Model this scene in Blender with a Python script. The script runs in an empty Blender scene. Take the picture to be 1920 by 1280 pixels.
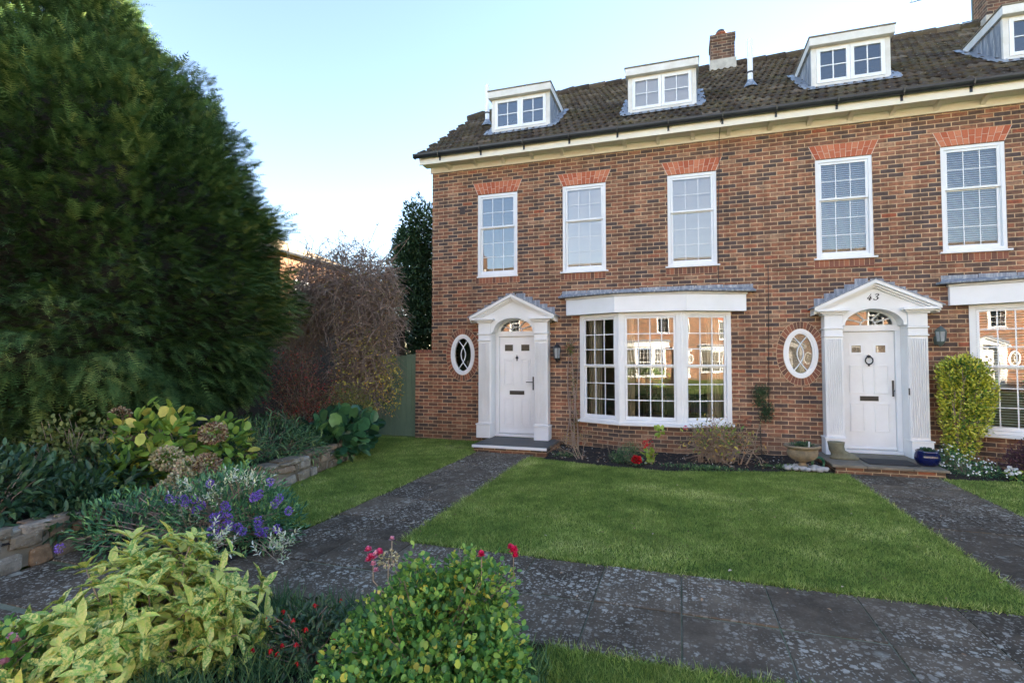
import bpy, math, random
import numpy as np
from mathutils import Vector, Matrix, noise
R = math.radians
random.seed(7)
rng = np.random.default_rng(11)
sc = bpy.context.scene
COL = sc.collection
GZ = -0.18          # garden ground level (door threshold = 0)

# ------------------------------------------------------------------ materials
def new_mat(name):
    m = bpy.data.materials.new(name); m.use_nodes = True
    nt = m.node_tree; nt.nodes.clear()
    out = nt.nodes.new('ShaderNodeOutputMaterial')
    return m, nt, out
def nd(nt, t, **kw):
    n = nt.nodes.new('ShaderNode' + t)
    for k, v in kw.items():
        if k.startswith('_'): setattr(n, k[1:], v)
        else:
            key = k.replace('__', ' ')
            n.inputs[key if key in n.inputs else int(key[1:])].default_value = v
    return n
def ramp(nt, stops, interp='LINEAR'):
    r = nt.nodes.new('ShaderNodeValToRGB'); e = r.color_ramp.elements; r.color_ramp.interpolation = interp
    while len(e) > 1: e.remove(e[0])
    for i, (p, c) in enumerate(stops):
        el = e[0] if i == 0 else e.new(p)
        el.position = p
        if not isinstance(c, (tuple, list)): c = (c, c, c)
        el.color = (*c[:3], 1)
    return r
def mixc(nt, fac, a, b, mode='MIX'):
    m = nt.nodes.new('ShaderNodeMix'); m.data_type = 'RGBA'; m.blend_type = mode
    for s, v in ((0, fac), (6, a), (7, b)):
        if hasattr(v, 'links') or hasattr(v, 'node'): nt.links.new(v, m.inputs[s])
        elif s == 0: m.inputs[0].default_value = v
        else: m.inputs[s].default_value = (*v[:3], 1)
    return m.outputs[2]
def coord(nt, kind='Object', scale=None):
    t = nt.nodes.new('ShaderNodeTexCoord').outputs[kind]
    if scale:
        mp = nt.nodes.new('ShaderNodeMapping'); mp.inputs['Scale'].default_value = scale
        nt.links.new(t, mp.inputs[0]); t = mp.outputs[0]
    return t
def noisen(nt, vec, scale, detail=4, rough=.6):
    n = nd(nt, 'TexNoise', Scale=scale, Detail=detail, Roughness=rough); nt.links.new(vec, n.inputs['Vector']); return n
def finish(nt, out, color, rough=.6, bump=None, bstr=.3, bdist=.01, spec=.5, metal=0, coat=0, trans=0):
    p = nd(nt, 'BsdfPrincipled', Metallic=metal)
    p.inputs['Specular IOR Level'].default_value = spec
    p.inputs['Coat Weight'].default_value = coat
    if hasattr(rough, 'node'): nt.links.new(rough, p.inputs['Roughness'])
    else: p.inputs['Roughness'].default_value = rough
    if hasattr(color, 'node'): nt.links.new(color, p.inputs['Base Color'])
    else: p.inputs['Base Color'].default_value = (*color[:3], 1)
    if bump is not None:
        b = nd(nt, 'Bump', Strength=bstr, Distance=bdist); nt.links.new(bump, b.inputs['Height'])
        nt.links.new(b.outputs[0], p.inputs['Normal'])
    sh = p.outputs[0]
    if trans:
        tb = nd(nt, 'BsdfTranslucent')
        if hasattr(color, 'node'): nt.links.new(color, tb.inputs[0])
        else: tb.inputs[0].default_value = (*color[:3], 1)
        mx = nd(nt, 'MixShader', Fac=trans); nt.links.new(sh, mx.inputs[1]); nt.links.new(tb.outputs[0], mx.inputs[2]); sh = mx.outputs[0]
    nt.links.new(sh, out.inputs[0]); return p
def simple(name, c, c2=None, scale=6, rough=.6, bstr=.15, bscale=60, bdist=.003, **kw):
    m, nt, out = new_mat(name); v = coord(nt)
    c2 = c2 or tuple(x * .82 for x in c)
    n = noisen(nt, v, scale, 6, .65)
    r = ramp(nt, [(.3, c), (.72, c2)]); nt.links.new(n.outputs[0], r.inputs[0])
    b = noisen(nt, v, bscale, 3)
    finish(nt, out, r.outputs[0], rough, b.outputs[0], bstr, bdist, **kw); return m
GAIN = {'grass_blade': 2.6, 'speckled_leaf': 1.9, 'rose_leaf': 2.0, 'yew_needles': 1.9, 'gold_edged_leaf': 1.6, 'hebe_leaf': 2.0, 'autumn_leaf': 1.5, 'laurel': 1.3}
def leafmat(name, stops, rough=.5, trans=.25, spec=.4, speck=None, vein=0):
    m, nt, out = new_mat(name); g_ = GAIN.get(name, 1.55 if 'leaf' in name else 1.0)
    stops = [(p, tuple(min(.8, x * g_) for x in c)) for p, c in stops]
    a = nd(nt, 'Attribute', _attribute_name='rnd')
    r = ramp(nt, stops); nt.links.new(a.outputs['Fac'], r.inputs[0]); col = r.outputs[0]
    v = coord(nt)
    n = noisen(nt, v, 9, 3)
    rr = ramp(nt, [(.3, .75), (.7, 1.2)]); nt.links.new(n.outputs[0], rr.inputs[0])
    col = mixc(nt, 1, col, rr.outputs[0], 'MULTIPLY')
    if speck:
        s = noisen(nt, v, speck[1], 2, .6)
        sr = ramp(nt, [(.47, 0), (.55, 1)]); nt.links.new(s.outputs[0], sr.inputs[0])
        col = mixc(nt, sr.outputs[0], col, speck[0])
    finish(nt, out, col, rough, n.outputs[0], .1, .005, spec=spec, trans=trans); return m

def brick_mat(name, stops, mortar=(.68, .47, .28), dark=.6):
    m, nt, out = new_mat(name)
    uv = coord(nt, 'UV')
    nz = noisen(nt, uv, 14, 2); off = nd(nt, 'VectorMath', _operation='SCALE', Scale=.006)
    sub = nd(nt, 'VectorMath', _operation='SUBTRACT'); sub.inputs[1].default_value = (.5, .5, .5)
    nt.links.new(nz.outputs['Color'], sub.inputs[0]); nt.links.new(sub.outputs[0], off.inputs[0])
    add = nd(nt, 'VectorMath', _operation='ADD'); nt.links.new(uv, add.inputs[0]); nt.links.new(off.outputs[0], add.inputs[1])
    b = nd(nt, 'TexBrick', Scale=1.0); b.offset = .5; b.squash = 1
    b.inputs['Color1'].default_value = (0, 0, 0, 1); b.inputs['Color2'].default_value = (1, 1, 1, 1)
    b.inputs['Mortar'].default_value = (0, 0, 0, 1)
    b.inputs['Mortar Size'].default_value = .0072; b.inputs['Mortar Smooth'].default_value = .25
    b.inputs['Bias'].default_value = 0; b.inputs['Brick Width'].default_value = .225; b.inputs['Row Height'].default_value = .075
    nt.links.new(add.outputs[0], b.inputs['Vector'])
    # the tint of each brick, shuffled a second time so that rows do not repeat
    r = ramp(nt, stops); nt.links.new(b.outputs['Color'], r.inputs[0]); col = r.outputs[0]
    # burnt blue-grey patches on a brick
    v = coord(nt, 'UV', (3.0, 9.0, 1))
    pn = noisen(nt, v, 3.2, 5, .7); pr = ramp(nt, [(.46, 0), (.62, 1)]); nt.links.new(pn.outputs[0], pr.inputs[0])
    pm = nd(nt, 'Math', _operation='MULTIPLY'); pm.inputs[1].default_value = dark; nt.links.new(pr.outputs[0], pm.inputs[0])
    col = mixc(nt, pm.outputs[0], col, (.065, .05, .05))
    gn = noisen(nt, uv, 160, 3, .8); gr = ramp(nt, [(.25, .72), (.75, 1.28)]); nt.links.new(gn.outputs[0], gr.inputs[0])
    col = mixc(nt, 1, col, gr.outputs[0], 'MULTIPLY')
    mn = noisen(nt, uv, 5, 4); mr = ramp(nt, [(.3, mortar), (.75, tuple(x * .7 for x in mortar))]); nt.links.new(mn.outputs[0], mr.inputs[0])
    col = mixc(nt, b.outputs['Fac'], col, mr.outputs[0])
    # broad weathering and green-brown staining near the ground
    wn = noisen(nt, uv, .9, 5, .7); wr = ramp(nt, [(.25, .72), (.72, 1.22)]); nt.links.new(wn.outputs[0], wr.inputs[0])
    col = mixc(nt, 1, col, wr.outputs[0], 'MULTIPLY')
    sv = coord(nt, 'UV', (4.0, .45, 1)); sn = noisen(nt, sv, 1.6, 6, .7); sr_ = ramp(nt, [(.34, .74), (.58, 1.06)]); nt.links.new(sn.outputs[0], sr_.inputs[0])
    col = mixc(nt, 1, col, sr_.outputs[0], 'MULTIPLY')
    sx = nd(nt, 'SeparateXYZ'); nt.links.new(uv, sx.inputs[0])
    dm = nd(nt, 'MapRange'); dm.inputs['From Min'].default_value = .45; dm.inputs['From Max'].default_value = -.15
    dn = nd(nt, 'Math', _operation='MULTIPLY_ADD'); dn.inputs[1].default_value = .8; dn.inputs[2].default_value = -.4
    nt.links.new(mn.outputs[0], dn.inputs[0]); ad = nd(nt, 'Math', _operation='ADD')
    nt.links.new(sx.outputs[1], ad.inputs[0]); nt.links.new(dn.outputs[0], ad.inputs[1]); nt.links.new(ad.outputs[0], dm.inputs[0])
    ms = nd(nt, 'Math', _operation='MULTIPLY'); ms.inputs[1].default_value = .25; nt.links.new(dm.outputs[0], ms.inputs[0])
    col = mixc(nt, ms.outputs[0], col, (.10, .085, .04))
    inv = nd(nt, 'Math', _operation='MULTIPLY_ADD'); inv.inputs[1].default_value = -1; inv.inputs[2].default_value = 1
    nt.links.new(b.outputs['Fac'], inv.inputs[0])
    h = nd(nt, 'Math', _operation='MULTIPLY_ADD'); h.inputs[1].default_value = .35
    nt.links.new(gn.outputs[0], h.inputs[0]); nt.links.new(inv.outputs[0], h.inputs[2])
    finish(nt, out, col, .85, h.outputs[0], .8, .006, spec=.25); return m

BST = [(.0, (.105, .075, .068)), (.14, (.12, .082, .070)), (.28, (.16, .095, .068)), (.42, (.22, .112, .070)), (.56, (.28, .125, .074)),
       (.72, (.35, .148, .082)), (.86, (.40, .185, .105)), (.94, (.38, .225, .14)), (1, (.42, .12, .06))]
M = {}
M['brick'] = brick_mat('brick_wall', BST)
M['brickdark'] = brick_mat('chimney_brick', [(0, (.06, .045, .04)), (.5, (.13, .075, .055)), (1, (.20, .10, .065))], mortar=(.36, .28, .2), dark=.5)
M['brick_end'] = brick_mat('brick_far', [(0, (.10, .05, .03)), (.5, (.18, .075, .035)), (1, (.22, .10, .05))], mortar=(.28, .2, .12), dark=.15)
def unit_brick(name, stops):
    m, nt, out = new_mat(name); a = nd(nt, 'Attribute', _attribute_name='rnd')
    r = ramp(nt, stops); nt.links.new(a.outputs['Fac'], r.inputs[0])
    g = noisen(nt, coord(nt), 90, 4, .8); gr = ramp(nt, [(.25, .75), (.75, 1.2)]); nt.links.new(g.outputs[0], gr.inputs[0])
    finish(nt, out, mixc(nt, 1, r.outputs[0], gr.outputs[0], 'MULTIPLY'), .85, g.outputs[0], .5, .004, spec=.2); return m
M['rubbed'] = unit_brick('rubbed_red_brick', [(0, (.42, .115, .062)), (.5, (.52, .16, .085)), (1, (.60, .23, .13))])
M['ringbrick'] = unit_brick('header_brick', [(0, (.14, .08, .06)), (.5, (.26, .11, .075)), (1, (.38, .15, .085))])
M['sandmortar'] = simple('pale_mortar', (.66, .46, .28), rough=.95, bstr=.4)
M['limemortar'] = simple('lime_mortar', (.74, .58, .46), rough=.95, bstr=.3)
M['white'] = simple('white_paint', (.87, .87, .86), (.77, .765, .74), 1.8, .38, .06, 40, .002)
M['upvc'] = simple('white_upvc', (.87, .875, .88), (.79, .80, .79), 2.2, .28, .03, 20, .001)
M['cream'] = simple('cream_weathered_paint', (.88, .84, .74), (.84, .79, .65), 2.0, .55, .15, 50, .002)
M['oldwhite'] = simple('stained_white_paint', (.78, .77, .74), (.60, .57, .50), 3.2, .6, .2, 50, .002)
M['black'] = simple('black_iron', (.012, .012, .013), (.02, .02, .022), 8, .35, .1)
M['gutter'] = simple('black_gutter_plastic', (.016, .019, .024), (.03, .034, .04), 5, .32, .05)
M['grey'] = simple('grey_green_metal', (.10, .13, .12), rough=.45)
M['concrete'] = simple('concrete', (.25, .21, .155), (.12, .105, .075), 4, .9, .5, 40)
M['concretepale'] = simple('pale_lead_and_mortar', (.55, .53, .48), (.30, .29, .27), 5, .8, .4, 40)
M['slate'] = simple('dark_slate_tile', (.075, .08, .08), (.12, .105, .085), 3, .7, .3)
M['render'] = simple('grey_render', (.070, .055, .040), (.040, .032, .024), 1.2, .95, .4)
M['room'] = simple('room_plaster', (.30, .26, .20), rough=.9)
M['carpet'] = simple('carpet', (.15, .12, .09), rough=.95)
M['wood'] = simple('dark_wood', (.06, .035, .02), (.035, .02, .012), 4, .45)
M['twig'] = simple('bare_twig', (.40, .30, .24), (.22, .155, .12), 6, .85, .4)
M['twigpale'] = simple('pale_twig', (.38, .29, .20), (.22, .15, .10), 6, .85, .4)
M['bark'] = simple('bark', (.10, .075, .055), (.05, .04, .03), 5, .95, .8, 30, .01)
M['greenwood'] = simple('green_painted_boards', (.17, .24, .16), (.11, .17, .11), 2.0, .7, .3)
M['urn'] = simple('weathered_stone', (.36, .26, .15), (.10, .095, .07), 7, .9, .6, 50, .006)
M['boot'] = simple('weathered_concrete_boot', (.24, .22, .14), (.12, .12, .08), 14, .95, .6, 60, .005)
M['blueglaze'] = simple('cobalt_glaze', (.006, .010, .085), (.003, .005, .045), 9, .12, .03, coat=.5)
M['mat'] = simple('black_rubber_mat', (.02, .022, .024), rough=.8, bstr=.6, bscale=120)
M['hose'] = simple('green_hose', (.01, .11, .05), rough=.35)
M['pebble'] = simple('pale_pebble', (.55, .52, .48), (.25, .24, .24), 4, .7)
M['copper'] = simple('terracotta', (.32, .11, .06), (.2, .07, .04), 6, .8)
M['red'] = leafmat('red_petal', [(0, (.45, .004, .008)), (1, (.65, .01, .02))], .5, .2)
M['pink'] = leafmat('pink_petal', [(0, (.70, .02, .12)), (.5, (.80, .06, .20)), (1, (.80, .25, .38))], .5, .2)
M['hotpink'] = leafmat('hot_pink_petal', [(0, (.65, .004, .07)), (1, (.82, .03, .14))], .5, .2)
M['palepink'] = leafmat('pale_pink_petal', [(0, (.75, .28, .40)), (1, (.82, .45, .55))], .5, .2)
M['purple'] = leafmat('purple_petal', [(0, (.14, .05, .38)), (.6, (.24, .12, .58)), (1, (.42, .28, .68))], .5, .2)
M['whitepetal'] = leafmat('white_petal', [(0, (.7, .7, .65)), (1, (.8, .8, .78))], .5, .2)
M['mophead'] = leafmat('faded_mophead', [(0, (.30, .22, .10)), (.3, (.45, .42, .20)), (.7, (.60, .56, .34)), (1, (.62, .40, .30))], .7, .2)
M['mopbrown'] = leafmat('brown_mophead', [(0, (.14, .07, .04)), (.5, (.30, .17, .10)), (.8, (.45, .36, .22)), (1, (.55, .5, .3))], .7, .2)
M['yew'] = leafmat('yew_needles', [(0, (.012, .026, .010)), (.35, (.024, .052, .017)), (.6, (.036, .073, .023)), (.85, (.060, .100, .030)), (1, (.11, .14, .04))], .75, .0, .12)
M['coreshade'] = simple('dark_core_shade', (.020, .020, .012), (.012, .010, .008), 9, .95, .8, 30, .02)  # near-black: self-shade of the crown interior is painted into this colour
M['evergreen'] = leafmat('dark_evergreen_leaf', [(0, (.018, .04, .018)), (.6, (.03, .065, .026)), (1, (.06, .10, .04))], .4, .15)
M['aucuba'] = leafmat('speckled_leaf', [(0, (.06, .13, .022)), (.5, (.13, .22, .035)), (1, (.34, .36, .075))], .33, .2, .5, ((.70, .64, .17), 70))
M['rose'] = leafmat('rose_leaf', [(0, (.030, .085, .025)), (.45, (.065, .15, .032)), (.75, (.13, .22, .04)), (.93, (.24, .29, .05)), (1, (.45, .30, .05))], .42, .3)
M['hebe'] = leafmat('hebe_leaf', [(0, (.025, .07, .035)), (.6, (.045, .12, .05)), (.9, (.10, .20, .07)), (1, (.22, .32, .10))], .4, .25)
M['varieg'] = leafmat('cream_edged_leaf', [(0, (.20, .28, .12)), (.4, (.50, .54, .32)), (1, (.70, .70, .46))], .4, .25)
M['laurel'] = leafmat('dark_green_leaf', [(0, (.018, .042, .02)), (.6, (.030, .070, .030)), (1, (.07, .12, .045))], .38, .2)
M['hydr'] = leafmat('hydrangea_leaf', [(0, (.07, .14, .03)), (.4, (.14, .23, .035)), (.75, (.24, .31, .05)), (1, (.48, .38, .08))], .45, .3)
M['bergenia'] = leafmat('glossy_round_leaf', [(0, (.018, .055, .03)), (.7, (.035, .105, .045)), (1, (.09, .17, .05))], .3, .15, .6)
M['euph'] = leafmat('strappy_leaf', [(0, (.03, .075, .03)), (.7, (.06, .13, .05)), (1, (.18, .24, .08))], .5, .25)
M['berberis'] = leafmat('berberis_leaf', [(0, (.06, .03, .02)), (.4, (.10, .05, .025)), (.7, (.08, .09, .03)), (1, (.28, .03, .03))], .5, .25)
M['olive'] = leafmat('olive_leaf', [(0, (.06, .08, .02)), (.6, (.12, .14, .035)), (1, (.25, .20, .04))], .5, .25)
M['yellowleaf'] = leafmat('yellowing_leaf', [(0, (.14, .16, .04)), (.5, (.30, .28, .05)), (.8, (.48, .38, .07)), (1, (.45, .18, .06))], .6, .25)
M['autumn'] = leafmat('autumn_leaf', [(0, (.12, .07, .06)), (.4, (.20, .11, .08)), (.6, (.14, .15, .05)), (.8, (.36, .28, .06)), (1, (.36, .14, .05))], .6, .25)
M['purpleleaf'] = leafmat('purple_leaf', [(0, (.025, .010, .018)), (.7, (.06, .022, .035)), (1, (.12, .05, .06))], .5, .2)
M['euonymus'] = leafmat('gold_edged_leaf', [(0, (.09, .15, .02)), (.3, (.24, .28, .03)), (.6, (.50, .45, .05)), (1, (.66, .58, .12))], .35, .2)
M['grass'] = leafmat('grass_blade', [(0, (.040, .066, .014)), (.4, (.088, .130, .026)), (.75, (.165, .195, .05)), (1, (.36, .31, .13))], .55, .35, .25)
M['litter'] = leafmat('dry_leaf', [(0, (.10, .055, .03)), (.4, (.22, .13, .07)), (.7, (.4, .3, .2)), (1, (.6, .55, .48))], .8, .1)

def lead_mat():
    m, nt, out = new_mat('lead_sheet'); v = coord(nt, 'Object', (9, 9, 1.2))
    n = noisen(nt, v, 2.2, 6, .7); r = ramp(nt, [(.30, (.13, .15, .18)), (.5, (.24, .27, .31)), (.68, (.52, .53, .54))]); nt.links.new(n.outputs[0], r.inputs[0])
    finish(nt, out, r.outputs[0], .55, n.outputs[0], .3, .01, metal=.15); return m
M['lead'] = lead_mat()
def tile_mat():
    m, nt, out = new_mat('concrete_roof_tile'); a = nd(nt, 'Attribute', _attribute_name='rnd')
    r = ramp(nt, [(0, (.042, .033, .027)), (.5, (.070, .054, .042)), (.85, (.10, .078, .058)), (1, (.16, .13, .10))]); nt.links.new(a.outputs['Fac'], r.inputs[0])
    v = coord(nt); n = noisen(nt, v, 1.6, 6, .75); nr = ramp(nt, [(.46, 0), (.66, .75)]); nt.links.new(n.outputs[0], nr.inputs[0])
    col = mixc(nt, nr.outputs[0], r.outputs[0], (.105, .092, .045))
    n2 = noisen(nt, v, 22, 4, .7); n2r = ramp(nt, [(.60, 0), (.68, .8)]); nt.links.new(n2.outputs[0], n2r.inputs[0])
    col = mixc(nt, n2r.outputs[0], col, (.26, .25, .21))
    n3 = noisen(nt, v, 90, 4)
    finish(nt, out, col, .92, n3.outputs[0], .6, .005, spec=.2); return m
M['tile'] = tile_mat()
M['fartile'] = simple('tan_roof_tile', (.30, .22, .13), (.17, .12, .08), 3, .9, .3)
def glass_mat(name, ior=1.75, tint=(.975, .985, .98), rough=0.0, frost=False):
    m, nt, out = new_mat(name)
    f = nd(nt, 'Fresnel', IOR=ior); g = nd(nt, 'BsdfGlossy', Roughness=rough); g.inputs[0].default_value = (1, 1, 1, 1)
    n = noisen(nt, coord(nt), 2.2, 1); b = nd(nt, 'Bump', Strength=.035, Distance=.02); nt.links.new(n.outputs[0], b.inputs['Height'])
    nt.links.new(b.outputs[0], g.inputs['Normal'])
    if frost:
        t = nd(nt, 'BsdfPrincipled', Roughness=.45); vv = nd(nt, 'TexVoronoi', Scale=45); nt.links.new(coord(nt), vv.inputs[0])
        rr = ramp(nt, [(0, (.34, .26, .14)), (.6, (.14, .10, .06))]); nt.links.new(vv.outputs[0], rr.inputs[0]); nt.links.new(rr.outputs[0], t.inputs[0])
        bb = nd(nt, 'Bump', Strength=.8, Distance=.01); nt.links.new(vv.outputs[0], bb.inputs['Height']); nt.links.new(bb.outputs[0], t.inputs['Normal'])
    else:
        t = nd(nt, 'BsdfTransparent'); t.inputs[0].default_value = (*tint, 1)
    mx = nd(nt, 'MixShader'); nt.links.new(f.outputs[0], mx.inputs[0]); nt.links.new(t.outputs[0], mx.inputs[1]); nt.links.new(g.outputs[0], mx.inputs[2])
    nt.links.new(mx.outputs[0], out.inputs[0]); return m
M['glass'] = glass_mat('window_glass', 2.25)
M['frost'] = glass_mat('frosted_amber_glass', 1.5, frost=True)
def blind_mat():
    m, nt, out = new_mat('white_blind_fabric'); v = coord(nt, 'Object', (1, 1, 14))
    n = noisen(nt, v, 1.0, 2); r = ramp(nt, [(.3, (.90, .91, .92)), (.7, (.94, .95, .96))]); nt.links.new(n.outputs[0], r.inputs[0])
    finish(nt, out, r.outputs[0], .8, None, trans=.12); return m
M['blind'] = blind_mat()
M['curtain'] = simple('cream_curtain', (.80, .74, .60), (.66, .6, .48), 3, .9, .2)
def slab_mat():
    m, nt, out = new_mat('lichened_paving'); v = coord(nt, 'Object'); a = nd(nt, 'Attribute', _attribute_name='rnd')
    r0 = ramp(nt, [(0, (.062, .048, .034)), (.5, (.082, .063, .044)), (1, (.110, .084, .058))]); nt.links.new(a.outputs['Fac'], r0.inputs[0])
    n = noisen(nt, v, 3.5, 7, .75); nr = ramp(nt, [(.28, .6), (.72, 1.9)]); nt.links.new(n.outputs[0], nr.inputs[0])
    col = mixc(nt, 1, r0.outputs[0], nr.outputs[0], 'MULTIPLY')
    w = noisen(nt, v, 26, 4, .7); wv = nd(nt, 'VectorMath', _operation='SCALE', Scale=.055); nt.links.new(w.outputs['Color'], wv.inputs[0])
    va = nd(nt, 'VectorMath', _operation='ADD'); nt.links.new(v, va.inputs[0]); nt.links.new(wv.outputs[0], va.inputs[1])
    msk = noisen(nt, v, 1.1, 6, .7); mr = ramp(nt, [(.40, .06), (.60, 1)]); nt.links.new(msk.outputs[0], mr.inputs[0])
    for scl, thr, cc, amt in ((48, .78, (.42, .38, .31), .8), (17, .58, (.48, .44, .36), .8), (2.6, .22, (.46, .44, .36), .85)):
        vo = nd(nt, 'TexVoronoi', Scale=scl); vo.voronoi_dimensions = '2D'; nt.links.new(va.outputs[0], vo.inputs[0])
        sp = nd(nt, 'SeparateColor'); nt.links.new(vo.outputs['Color'], sp.inputs[0])
        th = nd(nt, 'Math', _operation='MULTIPLY_ADD'); th.inputs[1].default_value = thr; nt.links.new(sp.outputs[0], th.inputs[0]); th.inputs[2].default_value = -thr * .32
        d = nd(nt, 'Math', _operation='SUBTRACT'); nt.links.new(th.outputs[0], d.inputs[0]); nt.links.new(vo.outputs['Distance'], d.inputs[1])
        s = nd(nt, 'Math', _operation='MULTIPLY', _use_clamp=True); s.inputs[1].default_value = 14; nt.links.new(d.outputs[0], s.inputs[0])
        mm = nd(nt, 'Math', _operation='MULTIPLY'); nt.links.new(s.outputs[0], mm.inputs[0]); nt.links.new(mr.outputs[0], mm.inputs[1])
        m2 = nd(nt, 'Math', _operation='MULTIPLY'); nt.links.new(mm.outputs[0], m2.inputs[0]); m2.inputs[1].default_value = amt
        col = mixc(nt, m2.outputs[0], col, cc)
    bn = noisen(nt, v, 60, 5, .7)
    finish(nt, out, col, .9, bn.outputs[0], .55, .006, spec=.1); return m
M['slab'] = slab_mat()
def turf_mat():
    m, nt, out = new_mat('lawn_turf'); v = coord(nt)
    n = noisen(nt, v, 1.3, 6, .7); r = ramp(nt, [(.3, (.065, .12, .024)), (.55, (.13, .19, .038)), (.75, (.24, .22, .08))]); nt.links.new(n.outputs[0], r.inputs[0])
    f = noisen(nt, v, 130, 3, .8); fr = ramp(nt, [(.3, .55), (.7, 1.3)]); nt.links.new(f.outputs[0], fr.inputs[0])
    finish(nt, out, mixc(nt, 1, r.outputs[0], fr.outputs[0], 'MULTIPLY'), .95, f.outputs[0], .8, .02, spec=.1); return m
M['turf'] = turf_mat()
M['moss'] = simple('mossy_joint_sand', (.26, .24, .18), (.08, .11, .04), 5, .95, .6, 60, .01)
M['soil'] = simple('dark_soil', (.032, .024, .018), (.016, .012, .010), 7, .98, 1, 45, .03)
def stone_mat():
    m, nt, out = new_mat('rubble_stone'); v = coord(nt); a = nd(nt, 'Attribute', _attribute_name='rnd')
    r = ramp(nt, [(0, (.16, .125, .085)), (.4, (.26, .22, .16)), (.7, (.32, .30, .26)), (.9, (.28, .17, .09)), (1, (.36, .33, .27))]); nt.links.new(a.outputs['Fac'], r.inputs[0])
    n = noisen(nt, v, 9, 7, .75); nr = ramp(nt, [(.3, .5), (.7, 1.35)]); nt.links.new(n.outputs[0], nr.inputs[0])
    n2 = noisen(nt, v, 20, 4, .7); r2 = ramp(nt, [(.6, 0), (.66, .7)]); nt.links.new(n2.outputs[0], r2.inputs[0])
    col = mixc(nt, r2.outputs[0], mixc(nt, 1, r.outputs[0], nr.outputs[0], 'MULTIPLY'), (.45, .45, .40))
    finish(nt, out, col, .92, n.outputs[0], .8, .02, spec=.2); return m
M['stone'] = stone_mat()

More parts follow.
